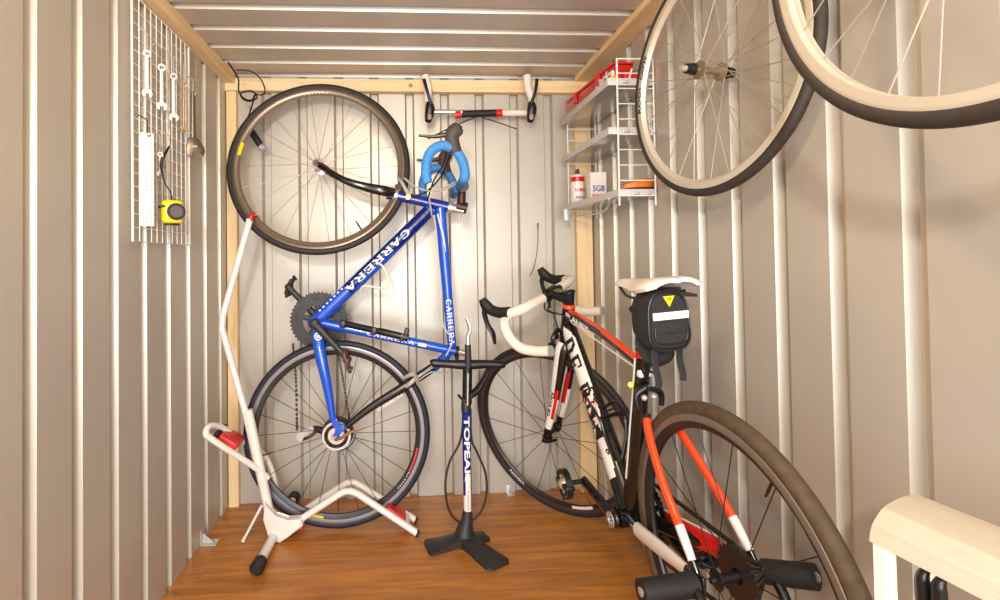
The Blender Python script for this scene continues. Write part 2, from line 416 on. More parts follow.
# top tube
f = B(); TT0, TT1 = p(440, 208), p(452, 346)
sweep(f, [TT0, TT1], [.0215, .0165], 18); obj('top_tube', f, BLUE, blue)
tn = (TT1-TT0).normalized(); ty = V((-tn.z, 0, tn.x)); ty = ty if ty.x > 0 else -ty
tubetext('lettering', 'CARRERA', TT0+(TT1-TT0)*.66, TT0+(TT1-TT0)*.985, ty, .0182, .018, LETTER, blue, bmt=serif_bm('CARRERA', .2))
f = B(); sweep(f, [p(437.5, 214, -.0225), p(443, 235, -.0215), p(446, 252, -.0205)], [.0035, .004, .001], 8, 4); obj('paint_flash', f, WHITE, blue)
# head tube, headset, crown
f = B(); sweep(f, [HB, HT], .0195, 20); obj('head_tube', f, DBLUE, blue)
f = B()
hd = (HT-HB).normalized()
for q, l in ((HB, -1), (HT, 1)):
    cyl(f, q, q+hd*l*.012, .022); cyl(f, q+hd*l*.012, q+hd*l*.018, .019)
obj('headset', f, CHROME, blue)
ST = HT+hd*.06
f = B(); cyl(f, HT+hd*.018, ST, .0165); obj('steerer_spacer', f, CHROME, blue)
# fork
CR0 = p(389, 193)
f = B(); sweep(f, [HB-hd*.018, CR0], [(.02, .02), (.026, .017)], 16, ref=(0, 1, 0)); obj('fork_crown', f, DBLUE, blue)
for dy in (-.052, .058):
    f = B(); e = fc+V((0, dy*.93, 0))
    sweep(f, [CR0+V((.012, dy*.3, 0)), p(385, 191, dy)+V((0, 0, 0)), p(366, 187, dy), p(344, 180, dy), e+V((.015, 0, -.008)), e], [(.018, .014), (.019, .012), (.016, .011), (.012, .009), (.010, .007), (.009, .007)], 12, 5, ref=(0, 1, 0)); obj('fork_blade', f, CARBON, blue)
f = B(); cyl(f, fc+V((0, -.072, 0)), fc+V((0, .07, 0)), .005); cyl(f, fc+V((0, -.075, 0)), fc+V((0, -.058, 0)), .011)
sweep(f, [fc+V((0, -.068, 0)), fc+V((.02, -.075, -.004)), fc+V((.05, -.078, -.025))], [.005, .005, .004], 8, 4); obj('quick_release', f, BRN, blue)
# front brake
f = B(); q = p(404, 182, -.03)
sweep(f, [p(409, 196, -.04), p(402, 183, -.045), p(397, 177, -.03)], [.007, .006, .004], 8, 3)
sweep(f, [p(409, 196, -.03), p(412, 186, -.03), p(404, 178, -.01)], [.006, .006, .004], 8, 3)
obox(f, p(396, 179, -.02), (1, 0, 0), (0, 1, 0), (0, 0, 1), (.012, .01, .04), .002); obj('front_brake', f, ALU, blue)
f = B(); cyl(f, p(408, 197, -.02), p(408, 197, -.05), .009); obj('brake_bolt', f, mat('brass', (190, 160, 70), .3, .8), blue)
# seat tube
ST0, ST1 = BBp, p(455, 351)
f = B(); sweep(f, [ST0, ST1], [.0165, .0165], 18); obj('seat_tube', f, BLUE, blue)
sn = (ST1-ST0).normalized(); sy = V((-sn.z, 0, sn.x)); sy = sy if sy.z > 0 else -sy
tubetext('lettering', 'CARRERA', ST0+(ST1-ST0)*.36-sy*.0, ST0+(ST1-ST0)*.70, -sy*-1, .0168, .011, LETTER, blue, bmt=serif_bm('CARRERA', .2))
f = B(); obox(f, ST0+(ST1-ST0)*.76+V((0, -.0165, 0)), sn, (0, 1, 0), sy, (.03, .002, .012)); obj('decal', f, LETTER, blue)
f = B(); cyl(f, ST1, ST1+sn*.012, .0205); obox(f, ST1+sn*.006+V((0, 0, -.022)), sn, (0, 1, 0), sy, (.014, .02, .016), .002); obj('seat_clamp', f, BLACKP, blue)
f = B(); cyl(f, ST1+sn*.012, ST1+sn*.035, .0136); cyl(f, ST1+sn*.035, ST1+sn*.037, .0135); obj('seat_post', f, CHROME, blue)
# bottom bracket shell
f = B(); cyl(f, BBp+V((0, -.034, 0)), BBp+V((0, .034, 0)), .0215, 24); obj('bottom_bracket', f, BLUE, blue)
# stays
for dy in (-.05, .05):
    f = B(); sweep(f, [BBp+V((.0, dy*.4, -.012)), p(320, 352, dy*.85), p(327, 385, dy), p(333, 420, dy)], [(.016, .013), (.021, .017), (.017, .014), (.011, .009)], 14, 5, ref=(0, 1, 0)); obj('chain_stay', f, BLUE, blue)
    f = B(); SA = p(449, 354, dy*.3); sweep(f, [SA, p(440, 362, dy*.55), p(433, 368, dy*.8)], [(.016, .014), (.018, .014), (.0175, .012)], 14, 4, ref=(0, 1, 0)); obj('seat_stay_lug', f, BLUE, blue)
    f = B(); sweep(f, [p(436, 365.5, dy*.7), p(405, 386, dy), p(370, 408, dy), p(346, 427, dy)], [(.0175, .012), (.0165, .011), (.014, .010), (.010, .008)], 14, 5, ref=(0, 1, 0)); obj('seat_stay', f, CARBON, blue)
    f = B(); poly_prism(f, [p(x, y, dy) for x, y in ((331.5, 416), (335.5, 417), (340, 425), (347, 425), (346, 429), (341, 432), (339, 438), (335, 439), (333, 435), (336, 430), (332, 425))], (0, 1, 0), .007, bev=.001); obj('dropout', f, BLUE, blue)
q0, q1 = p(378, 409, -.05), p(402, 394, -.05); ddn = (q1-q0).normalized()
text('lettering', 'CARBON', (q0+q1)/2+V((0, -.0135, -.0)), ddn, V((-ddn.z, 0, ddn.x)), .10, .009, LETTER, blue)
f = B(); disc(f, BBp+V((.012, -.050, -.045)), (0, 1, 0), .014, .003, 24); bb_badge = obj('badge', f, LETTER, blue)
f = B(); disc(f, BBp+V((.012, -.052, -.045)), (0, 1, 0), .010, .003, 24, hole=.007); obj('badge_ring', f, DBLUE, bb_badge)
# brake rear
f = B()
sweep(f, [p(404, 378, -.05), p(414, 374, -.07), p(418, 384, -.05)], [.006, .009, .006], 8, 3); sweep(f, [p(420, 372, -.03), p(412, 382, -.065), p(404, 388, -.05)], [.005, .008, .006], 8, 3)
obox(f, p(406, 387, -.045), (1, 0, .6), (0, 1, 0), (-.6, 0, 1), (.04, .012, .012), .002); obj('rear_brake', f, ALU, blue)
f = B(); sweep(f, [p(446, 356, -.04), p(452, 340, -.035), p(443, 325, -.03), p(441, 300, -.028), p(437, 240, -.028), p(434, 215, -.03)], .0028, 8, 6); obj('brake_cable', f, mat('pale cable', (206, 204, 206), .5), blue)
f = B(); sweep(f, [p(451, 357, -.05), p(448, 372, -.06), p(432, 372, -.07), p(419, 380, -.07)], .0022, 8, 6); obj('brake_cable', f, ALU, blue)
# crankset
cy = .048
def gear(bm, C, n, r, teeth, th, inner):
    u, v, n = frame(n); rows = []; m = teeth*4
    for i in range(m):
        a = 2*PI*i/m; rr = r+(.0035 if i % 4 in (1, 2) else -.0015); d = u*math.cos(a)+v*math.sin(a)
        rows.append([bm.verts.new(V(C)+d*q+n*w) for q, w in ((inner, -th/2), (rr, -th/2), (rr, th/2), (inner, th/2))])
    for i in range(m):
        A, Cc = rows[i], rows[(i+1) % m]
        for k in range(4): bm.faces.new((A[k], Cc[k], Cc[(k+1) % 4], A[(k+1) % 4]))
f = B(); gear(f, BBp+V((0, cy, 0)), (0, 1, 0), .104, 44, .003, .078); gear(f, BBp+V((0, cy-.008, 0)), (0, 1, 0), .078, 34, .003, .058)
for k in range(5):
    a = 2*PI*k/5+.4; d = V((math.cos(a), 0, math.sin(a))); sweep(f, [BBp+V((0, cy, 0))+d*.015, BBp+V((0, cy-.002, 0))+d*.085], [(.012, .006), (.007, .004)], 8, ref=(0, 1, 0))
obj('chainring', f, DGREY, blue)
def crank(bb, end, ysgn, parent, m=DGREY):
    f = B(); bb, end = V(bb), V(end); sweep(f, [bb, bb.lerp(end, .15), bb.lerp(end, .6), end], [(.016, .012), (.014, .010), (.0115, .009), (.012, .009)], 14, 4, ref=(0, 1, 0)); ball(f, bb, (.02, .013, .02)); ball(f, end, (.0135, .010, .0135))
    return obj('crank_arm', f, m, parent)
cE = BBp+V((.117, -.065, -.125)); crank(BBp+V((0, -.055, 0)), cE, -1, blue)
cF = BBp+V((-.117, .07, .125)); crank(BBp+V((0, .062, 0)), cF, 1, blue)
def pedal(c, ax, fwd, up, parent, m=(ALU, DGREY), s=1.):
    ax, fwd, up = V(ax).normalized(), V(fwd).normalized(), V(up).normalized(); c = V(c)
    f = B(); cyl(f, c, c+ax*.052*s, .007*s); pb = c+ax*.03*s
    for sg in (-1, 1):
        sweep(f, [pb+up*.008*s-ax*.022*s+fwd*sg*.03*s, pb+fwd*sg*.04*s, pb+up*.008*s+ax*.022*s+fwd*sg*.03*s], [.005*s, .006*s, .005*s], 8, 3)
        obox(f, pb+fwd*sg*.018*s-up*.004*s, ax, fwd, up, (.045*s, .022*s, .010*s), .003*s)
        sweep(f, [pb+ax*sg*.022*s+fwd*.032*s, pb+ax*sg*.026*s, pb+ax*sg*.022*s-fwd*.032*s], .0045*s, 8, 3)
    ball(f, pb, .014*s)
    return obj('pedal', f, m[0], parent)
pedal(cE, (0, -1, 0), (.25, 0, -1), (1, 0, .25), blue, (mat('tarnished alloy', (120, 96, 78), .4, .7),))
pedal(cF, (0, 1, 0), (.4, 0, 1), (1, 0, -.4), blue, (DGREY,))
# cassette, chain, derailleur
f = B()
for k in range(9):
    gear(f, bc+V((0, .018+.0045*k, 0)), (0, 1, 0), .052-.0032*k, 20, .002, .015)
obj('cassette', f, CHAIN, blue)
f = B(); disc(f, bc+V((0, .012, 0)), (0, 1, 0), .058, .002, 40, hole=.045); obj('spoke_guard', f, DGREY, blue)
f = B(); disc(f, bc+V((.0, -.030, 0)), (0, 1, 0), .051, .004, 48, hole=.043); disc(f, bc+V((0, -.028, 0)), (0, 1, 0), .030, .004, 32, hole=.006)
cyl(f, bc+V((0, -.07, 0)), bc+V((0, -.03, 0)), .008); obj('hub_flange', f, CHROME, blue)
f = B(); sweep(f, [bc+V((0, -.066, 0)), bc+V((.02, -.074, .006)), bc+V((.06, -.074, .028)), bc+V((.072, -.072, .022))], [.006, .006, .005, .006], 10, 4, ref=(0, 1, 0)); obj('quick_release', f, mat('tan lever', (150, 110, 84), .4, .4), blue)
CY = YB+.042
def chain(bm, pts, w=.0045):
    P = catmull(pts, 12); L = 0
    for a, b in zip(P, P[1:]):
        m = max(1, int((b-a).length/.0127))
        for k in range(m):
            c = a.lerp(b, (k+.5)/m); t = (b-a).normalized(); s = V((0, 1, 0)) if abs(t.y) < .9 else V((1, 0, 0))
            obox(bm, c, t, s, t.cross(s), (.011, .0065, .0075), .0)
def py_(x, y, Y): return at(x, y, Y=Y)
f = B(); chain(f, [py_(293, 344, CY), py_(296, 380, CY), py_(297, 430, CY)]); obj('chain_run', f, CHAIN, blue); f = B(); chain(f, [py_(337, 345, CY), py_(343, 380, CY), py_(350, 422, CY)]); obj('chain_run', f, CHAIN, blue)
f = B()
dh = py_(336, 437, CY+.01)
sweep(f, [dh, py_(322, 430, CY+.02), py_(312, 428, CY+.025)], [(.009, .012), (.012, .016), (.008, .014)], 12, 4, ref=(0, 1, 0))
sweep(f, [py_(318, 429, CY+.012), py_(311, 436, CY+.0), py_(301, 440, CY)], [(.006, .006), (.005, .005), (.006, .006)], 10, 4)
obj('rear_derailleur', f, BRN, blue); f = B()
disc(f, py_(300, 437, CY), (0, 1, 0), .013, .006, 20, hole=.008); disc(f, py_(311, 429, CY), (0, 1, 0), .011, .006, 20, hole=.005)
poly_prism(f, [py_(x, y, CY-.006) for x, y in ((297, 434), (302, 431), (311, 427), (313, 430), (304, 436), (302, 442), (298, 441))], (0, 1, 0), .002)
obj('derailleur_cage', f, ALU, blue)
f = B(); a = bc+V((0, .03, 0)); sweep(f, [a+V((.062*math.cos(t), 0, .062*math.sin(t)-.01)) for t in [PI*1.0+PI*1.0*k/12 for k in range(13)]], .0022, 8, 2); obj('gear_cable', f, mat('blue cable', (40, 60, 130), .5), blue)
# mini pump and bottle cage
f = B(); sweep(f, [p(342, 321.5, -.03), p(343, 323, -.03), p(378, 331, -.03), p(379, 331, -.03), p(408, 338, -.03)], [.007, .011, .011, .013, .013], 12)
for x, y in ((343, 324), (374, 331), (402, 337)): obox(f, p(x, y, -.03), sn, (0, 1, 0), sy, (.018, .024, .026), .003)
obox(f, p(406, 334, -.03), sn, (0, 1, 0), sy, (.016, .02, .045), .004); obj('frame_pump', f, BLACKP, blue)
f = B(); cg = [p(368, 288), p(384, 288), p(388, 280), p(385, 268), p(378, 266)]
for dy in (-.035, .035):
    sweep(f, [p(361, 293), p(364, 286, dy*.6), p(384, 288, dy), p(389, 282, dy), p(384, 268, dy), p(379, 263, dy*.6), p(383, 260, 0)], .0042, 8, 5)
obox(f, p(370, 277), dtn, (0, 1, 0), dty, (.09, .012, .004), .001); obj('bottle_cage', f, WHITETAPE, blue)
# stem and drop bar
YN = .205
f = B(); sC = p(461, 207); sweep(f, [sC, p(462, 190)], [(.017, .017), (.015, .015)], 14, ref=(0, 1, 0)); cyl(f, sC-hd*.018, sC+hd*.022, .021)
cyl(f, p(463, 186, -.025), p(463, 186, .025), .022); obj('stem', f, BRN, blue)
f = B()
for dx in (-.012, 0, .012): cyl(f, p(463, 213)+V((dx, 0, 0)), p(463, 219)+V((dx, 0, 0)), .0045, 8)
obj('stem_bolt', f, CHROME, blue)
bar0 = p(458, 188)
def ub(dx, dz, dy): return bar0+V((dx, dy, dz))
for sg in (-1, 1):
    # rotated bar profile: forward = +Z, down = -X
    prof = [(.0, 0, .03), (.0, .0, .19), (.004, .02, .207), (-.004, .06, .21), (-.03, .098, .21), (-.07, .112, .212), (-.108, .092, .213), (-.124, .05, .214), (-.124, .005, .214), (-.120, -.012, .214)]
    f = B(); sweep(f, [ub(a, b, c*sg) for a, b, c in prof], [.0135]+[.0165]*9, 16, 6); obj('handlebar', f, BLUETAPE, blue)
    h0 = ub(-.038, .100, .21*sg)
    f = B(); sweep(f, [h0+V((.012, 0, -.012)), h0+V((.004, 0, .02)), h0+V((.0, 0, .045)), h0+V((.012, 0, .065)), h0+V((.022, 0, .082))], [(.022, .020), (.022, .018), (.024, .017), (.024, .018), (.015, .013)], 14, 4, ref=(0, 1, 0))
    ball(f, h0+V((.018, 0, .06)), (.02, .016, .018)); obj('brake_hood', f, mat('worn grey hood', (72, 64, 58), .6), blue)
    f = B(); sweep(f, [h0+V((.0, 0, .05)), h0+V((-.03, 0, .047)), h0+V((-.06, 0, .042)), h0+V((-.11, 0, .046))], [(.009, .007), (.008, .008), (.006, .007), (.004, .006)], 10, 5, ref=(0, 1, 0)); obj('brake_lever', f, mat('lever alloy', (84, 76, 70), .35, .6), blue)
f = B()
sweep(f, [p(452, 146, -.2), p(448, 160, -.16), p(440, 178, -.1), p(424, 193, -.05), p(408, 196, -.04)], .0028, 8, 6)
sweep(f, [p(447, 150, -.12), p(443, 165, -.08), p(434, 180, -.03), p(428, 198, -.03)], .0028, 8, 6)
obj('cable_housing', f, BLACK, blue)
f = B(); sweep(f, [p(456, 184, -.04), p(440, 192, -.07), p(430, 196, -.07), p(431, 210, -.05), p(432, 216, -.03)], .003, 8, 6)
sweep(f, [p(455, 182, -.04), p(436, 191, -.08), p(418, 188, -.08), p(408, 182, -.05)], .003, 8, 6); obj('cable_housing', f, mat('pale housing', (196, 186, 170), .5), blue)
# ------------------------------------------------------------------ white bike stand
st = thing('bike_stand', (-.45, 1.9, 0), 'white tubular upright bike stand with red pads holding the blue bicycle', 'bike stand')
YS = 1.895
def s_(x, y, Y=YS): return at(x, y, Y=Y)
f = B(); sweep(f, [s_(250, 219), s_(223, 316), s_(222, 328), s_(246, 414), s_(274, 535)], [.0115, .0115, .0115, .0115, .0145], 16)
obj('pole', f, WHITE, st)
f = B(); sweep(f, [s_(248, 410), s_(274, 535)], [.0155, .0165], 16); obj('pole_sleeve', f, WHITE, st)
f = B()
sweep(f, [s_(250, 222), s_(252, 215, YS+.0), s_(256, 214, YS+.05), s_(258, 217, YS+.11), s_(256, 222, YS+.13)], [.0085, .0085, .008, .008, .008], 12, 5); obj('hook', f, RED, st, label='red padded hook at the pole top')
ffoot, rfoot = at(258, 566, Z=.025), at(294, 498, Z=.025)
f = B(); sweep(f, [ffoot, rfoot], .0155, 16); obj('base_bar', f, WHITE, st)
for e, s in ((ffoot, 1), (rfoot, -1)):
    d = (ffoot-rfoot).normalized()*s; f = B(); sweep(f, [e-d*.03, e-d*.025, e+d*.012, e+d*.022], [.016, .021, .023, .015], 16); obj('rubber_foot', f, BLACK, st)
f = B(); poly_prism(f, [s_(x, y, YS-.012) for x, y in ((266, 500), (276, 515), (288, 519), (301, 516), (304, 524), (290, 534), (281, 541), (270, 538), (264, 518))], (0, 1, 0), .03, bev=.004)
obj('base_bracket', f, WHITE, st)
YF = 1.99
f = B(); e0 = at(417, 533, Z=.0125); sweep(f, [s_(284, 530), s_(338, 495), s_(344, 491.5), s_(351, 491), s_(358, 494), e0], .0118, 14); obj('cradle_tube', f, WHITE, st)
f = B(); e1 = V((e0.x-.004, YF-.02, .0125)); g = [at(302, 512, Y=YF), at(340, 487, Y=YF), at(347, 483, Y=YF), at(354, 482.5, Y=YF), at(361, 486, Y=YF)]
sweep(f, g+[e1], .0118, 14); obj('cradle_tube', f, WHITE, st)
f = B(); c0 = e0.lerp(s_(358, 494), .16); c1 = e1.lerp(g[-1], .16); sweep(f, [c0, c1], .0095, 12); obj('cross_bar', f, WHITE, st)
f = B(); a0 = s_(284, 530); sweep(f, [a0, g[0]], .0115, 12); obj('cross_bar', f, WHITE, st)
for e in (e0, e1):
    f = B(); d = V((1, 0, -.45)).normalized(); cyl(f, e-d*.003, e+d*.006, .0122); obj('end_cap', f, BLACK, st)
f = B(); pm = (e0.lerp(s_(358, 494), .36)+e1.lerp(g[-1], .36))/2+V((0, 0, .010)); dd = (s_(358, 494)-e0).normalized()
obox(f, pm, dd, (0, 1, 0), dd.cross(V((0, 1, 0))), (.075, .075, .02), .005)
obj('wheel_pad', f, REDP, st, label='red wheel pad')
f = B(); obox(f, at(296, 524, Y=(YS+YF)/2), (1, 0, .3), (0, 1, 0), (-.3, 0, 1), (.07, .10, .012), .003); obj('wheel_pad', f, REDP, st, label='red wheel pad')
# upper loop that grips the wheel
f = B(); lp = [s_(268, 478, 1.905), s_(256, 468, 1.88), s_(213, 440, 1.79), s_(206, 433, 1.78), s_(209, 426.5, 1.80), s_(217, 426, 1.84), s_(228, 431, 1.89), s_(250, 447, 1.985), s_(262, 453, 2.015), s_(270, 466, 2.01), s_(275, 484, 2.0), s_(278, 505, 1.99)]
sweep(f, lp, .0105, 14, 5); obj('upper_loop', f, WHITE, st)
f = B(); pc = at(231, 439, Y=1.87); dd = V((.85, 0, -.53)); nn = V((.53, 0, .85))
obox(f, pc, dd, (0, 1, 0), nn, (.07, .085, .028), .006); obj('wheel_pad', f, REDP, st, label='red wheel pad')
f = B(); obox(f, pc-dd*.045, dd, (0, 1, 0), nn, (.014, .095, .034), .004); obj('strap', f, BLACK, st)
f = B(); sweep(f, [s_(262, 505, 1.9), at(243, 541, Z=.006)], .0048, 10); cyl(f, at(245, 537, Z=.016), at(242.5, 542, Z=.003), .0062, 10); obj('prop_rod', f, WHITE, st)
# ------------------------------------------------------------------ floor pump
pp = at(465, 543, Z=0); pump = thing('floor_pump', pp, 'blue and white floor pump with a black T handle standing between the two bicycles', 'bicycle pump')
def q_(x, y): return at(x, y, Y=pp.y)
def foot(bm, tip, w0, w1, h=.012):
    a, b = V((pp.x, pp.y, 0)), V(tip); d = (b-a).normalized(); s = V((-d.y, d.x, 0))
    rings = []
    for t, w, hh in ((0, w0, .035), (.3, w0*.9, .026), (.6, (w0+w1)/2, .016), (.93, w1, h), (1.0, w1*.75, h*.6)):
        c = a.lerp(b, t); rings.append([bm.verts.new(c+s*w+V((0, 0, .001))), bm.verts.new(c+s*w*.96+V((0, 0, hh*.7))), bm.verts.new(c+s*w*.7+V((0, 0, hh))), bm.verts.new(c-s*w*.7+V((0, 0, hh))), bm.verts.new(c-s*w*.96+V((0, 0, hh*.7))), bm.verts.new(c-s*w+V((0, 0, .001)))])
    for A, C in zip(rings, rings[1:]):
        for k in range(6): bm.faces.new((A[k], A[(k+1) % 6], C[(k+1) % 6], C[k]))
    bm.faces.new(rings[0]); bm.faces.new(rings[-1][::-1])
for tx, ty_, w in ((426, 549, .050), (501, 568, .046), (487, 537, .03)):
    f = B(); foot(f, at(tx, ty_, Z=0), .036, w); obj('foot', f, DGREY, pump)
f = B(); sweep(f, [V((pp.x, pp.y, .018)), V((pp.x, pp.y, .05)), q_(467, 520), q_(467.5, 510)], [.038, .028, .020, .016], 20); obj('base_cone', f, DGREY, pump)
top = q_(466, 408); bot = q_(468, 516)
f = B(); sweep(f, [bot, top], .0142, 24, mi=lambda s, k: 1 if (.78 < s) else 0)
blueb = mat('blue barrel', (30, 50, 170), .25, coat=.3)
obj('barrel', f, WHITE, pump)
# blue stripe and lettering on the barrel
ax = (top-bot).normalized(); fr = V((0, -1, 0)); rt = V((1, 0, 0))
def barrel_patch(name, s0, s1, a0_, a1_, m, r=.0147):
    f = B(); N = 10; rows = []
    for i in range(2):
        base = bot.lerp(top, (s0, s1)[i]); rows.append([f.verts.new(base+(fr*math.cos(a)+rt*math.sin(a))*r) for a in [a0_+(a1_-a0_)*k/N for k in range(N+1)]])
    for k in range(N): f.faces.new((rows[0][k], rows[0][k+1], rows[1][k+1], rows[1][k]))
    bmesh.ops.solidify(f, geom=f.faces[:], thickness=-.0006); return obj(name, f, m, pump)
barrel_patch('blue_panel', .40, 1.0, -1.5, 1.5, blueb); barrel_patch('blue_stripe', .2, .40, -1.5, -.55, blueb); barrel_patch('grey_stripe', .0, .6, .75, 1.5, mat('silver blue paint', (150, 176, 190), .3, .3))
tubetext('lettering', 'TOPEAK', bot.lerp(top, .93), bot.lerp(top, .33), rt, .0149, .019, LETTER, pump, bold=.03)
tubetext('lettering', 'TOPEAK', bot.lerp(top, .25), bot.lerp(top, .06), rt, .0142, .004, mat('rust lettering', (170, 90, 60), .5), pump)
f = B(); sweep(f, [q_(466, 411), q_(466, 403), q_(467, 399)], [.017, .017, .0125], 18); obj('barrel_cap', f, DGREY, pump)
f = B(); sweep(f, [q_(467, 404), q_(467.5, 366)], .0165, 14); obj('shaft_sleeve', f, BLACKP, pump)
f = B(); sweep(f, [q_(467, 404)+V((0, -.017, 0)), q_(467.5, 372)+V((0, -.017, 0))], .0035, 10); obj('piston_rod', f, CHROME, pump)
f = B(); sweep(f, [q_(431, 363.5), q_(434, 363), q_(450, 364), q_(460, 364.5), q_(475, 364.5), q_(486, 364), q_(501, 364.5), q_(505, 365)], [(.010, .010), (.0142, .0142), (.0145, .0145), (.0165, .0165), (.0165, .0165), (.0145, .0145), (.0142, .0142), (.010, .010)], 16, 3); obj('handle', f, BLACKP, pump)
f = B(); sweep(f, [q_(470, 396), q_(479, 388), q_(488, 372)], [(.011, .014), (.013, .02), (.008, .014)], 12, 4, ref=(0, 1, 0)); obj('handle_brace', f, BLACKP, pump)
f = B(); sweep(f, [q_(468, 366)+V((0, -.01, 0)), q_(467.5, 344)+V((0, -.01, 0))], [.0125, .0105], 14); obj('hose_grip', f, DGREY, pump)
f = B(); sweep(f, [q_(467.5, 346)+V((0, -.01, 0)), q_(468, 335)+V((0, -.01, 0)), q_(469.5, 328)+V((0, -.012, 0)), q_(466, 318)+V((0, -.012, 0))], [(.009, .009), (.007, .007), (.005, .008), (.004, .006)], 12, 4); obj('pump_head_lever', f, CHROME, pump)
f = B(); sweep(f, [q_(468, 350)+V((0, .012, 0)), q_(466, 390)+V((0, .025, 0)), q_(462, 440)+V((0, .03, 0)), q_(450, 466)+V((0, .03, 0)), q_(446, 490)+V((0, .03, 0)), q_(450, 515)+V((0, .03, 0)), q_(463, 527.5)+V((0, .03, 0)), q_(478, 521)+V((0, .03, 0)), q_(487, 503)+V((0, .03, 0)), q_(487, 478)+V((0, .03, 0)), q_(478, 455)+V((0, .025, 0)), q_(472, 440)+V((0, .018, 0)), q_(471, 410)+V((0, .015, 0))], .0042, 10, 8)
obj('hose', f, mat('hose rubber', (54, 38, 34), .5), pump)
f = B(); sweep(f, [q_(458, 394)+V((0, -.01, 0)), q_(464, 400)+V((0, -.01, 0)), q_(470, 397)+V((0, -.01, 0))], .005, 8, 3); obj('hose_clip', f, BLACKP, pump)
# ------------------------------------------------------------------ red, white and black bicycle
Ar = V((.622, 1.015, .336)); PSI, LEAN = -.080, -.065
hh = V((math.sin(PSI), math.cos(PSI), 0)); nn_ = V((math.cos(PSI), -math.sin(PSI), 0))
vv = nn_*math.sin(LEAN)+V((0, 0, 1))*math.cos(LEAN); cc = nn_*math.cos(LEAN)-V((0, 0, 1))*math.sin(LEAN)
def F(a, b, c=0.): return Ar+hh*a+vv*b+cc*c
red = thing('road_bicycle', (Ar.x, Ar.y, 0), 'black, white and orange-red road bicycle parked along the right wall, white saddle', 'bicycle')
rw2 = wheel(Ar, hh, vv, .336, .028, TIREB, RIMD, SPOKEB, 16, red, cross=.35, valve=2.08, hubw=.03, hubm=BLACKP, tw=.0155, track=mat('dull track', (128, 118, 108), .4, .4), a0=.15)
HA = math.radians(72.6); k_ = (hh*-math.cos(HA)+vv*math.sin(HA)).normalized()
FA = .93
axp = F(FA-.047, 0)      # point of the steering axis at axle height
crown = axp+k_*.365; headt = axp+k_*.490
DEL = .717; RS = Matrix.Rotation(DEL, 3, k_)
hs, cs = RS @ hh, RS @ cc; ks = k_
offp = RS @ (F(FA, 0)-axp); fx = axp+offp
fwd_s = (hs-ks*hs.dot(ks)).normalized()
wu, wv = hs, (RS @ vv)
fw2 = wheel(fx, wu, wv, .334, .024, TIRE, RIMD, SPOKEB, 16, red, cross=.0, valve=2.75, hubw=.034, hubm=BLACKP, hubr=.014, flr=.018, a0=.1, track=mat('grey track', (96, 84, 80), .35, .6))
tofs = .0113
rimtext('rim_lettering', 'VISION', fx, wu, wv, -.78, .300, .075, .013, LETTER, fw2, -1)
ringpatch('sticker', fx, wu, wv, -1.9, -1.6, .288, .300, .0102, WHITE, fw2, -1)
BB2 = F(.40, -.07)
# fork
for s in (-1, 1):
    mats = [WHITE, CARBON, RED]
    f = B(); P0 = crown-ks*.005
    pts = [P0+cs*s*.018, P0-ks*.03+cs*s*.032+fwd_s*.004, P0-ks*.15+cs*s*.042+fwd_s*.012, P0-ks*.28+cs*s*.046+fwd_s*.028, fx+cs*s*.048+ks*.014]
    sweep(f, pts, [(.024, .014), (.024, .013), (.020, .011), (.015, .009), (.010, .008)], 16, 8, ref=tuple(cs))
    fb_o = obj('fork_blade', f, mats[:2], red)
    for pl in fb_o.data.polygons:
        c_ = pl.center+ORG[red.name]-P0; t = -c_.dot(ks)/.35
        pl.material_index = 1 if (t < .56 and pl.normal.dot(fwd_s) < -.10) or t > .93 else 0
    f = B(); obox(f, fx+cs*s*.048, hs, cs, ks, (.026, .010, .03), .004); obj('dropout', f, CARBON, red)
f = B(); sweep(f, [crown-ks*.03, crown+ks*.0], [(.03, .026), (.026, .024)], 16, ref=tuple(cs)); obj('fork_crown', f, CARBON, red)
fo = cs*(-.042-.0125)
fb0 = crown-ks*.16+fo*1.02+fwd_s*.008; fb1 = crown-ks*.29+fo*1.06+fwd_s*.026
t_ = (fb1-fb0).normalized()
f = B(); obox(f, (fb0+fb1)/2-fwd_s*.008+cs*.0, t_, fwd_s, t_.cross(fwd_s), (.12, .012, .0012), .0003); obj('red_panel', f, RED, red)
text('lettering', 'DE ROSA', (fb0+fb1)/2+fwd_s*.008-cs*.001, -t_, t_.cross(cs).normalized(), .10, .010, BLETTER, red, bold=.02)
f = B(); inn = crown-ks*.19+cs*(.042-.012)-fwd_s*.0; obox(f, inn+fwd_s*.012, t_, fwd_s, t_.cross(fwd_s), (.15, .016, .0012), .0003); obj('red_panel', f, RED, red)
f = B(); sweep(f, [fx-cs*.07, fx+cs*.07], .005, 10); sweep(f, [fx-cs*.064, fx-cs*.07-hs*.02+ks*.0, fx-cs*.068-hs*.055+ks*.012], [.009, .006, .005], 8, 3); obj('quick_release', f, BLACKP, red)
# head tube
f = B(); sweep(f, [crown+ks*.002, crown+ks*.07, headt], [(.027, .027), (.023, .023), (.021, .021)], 20, 4); obj('head_tube', f, CARBON, red)
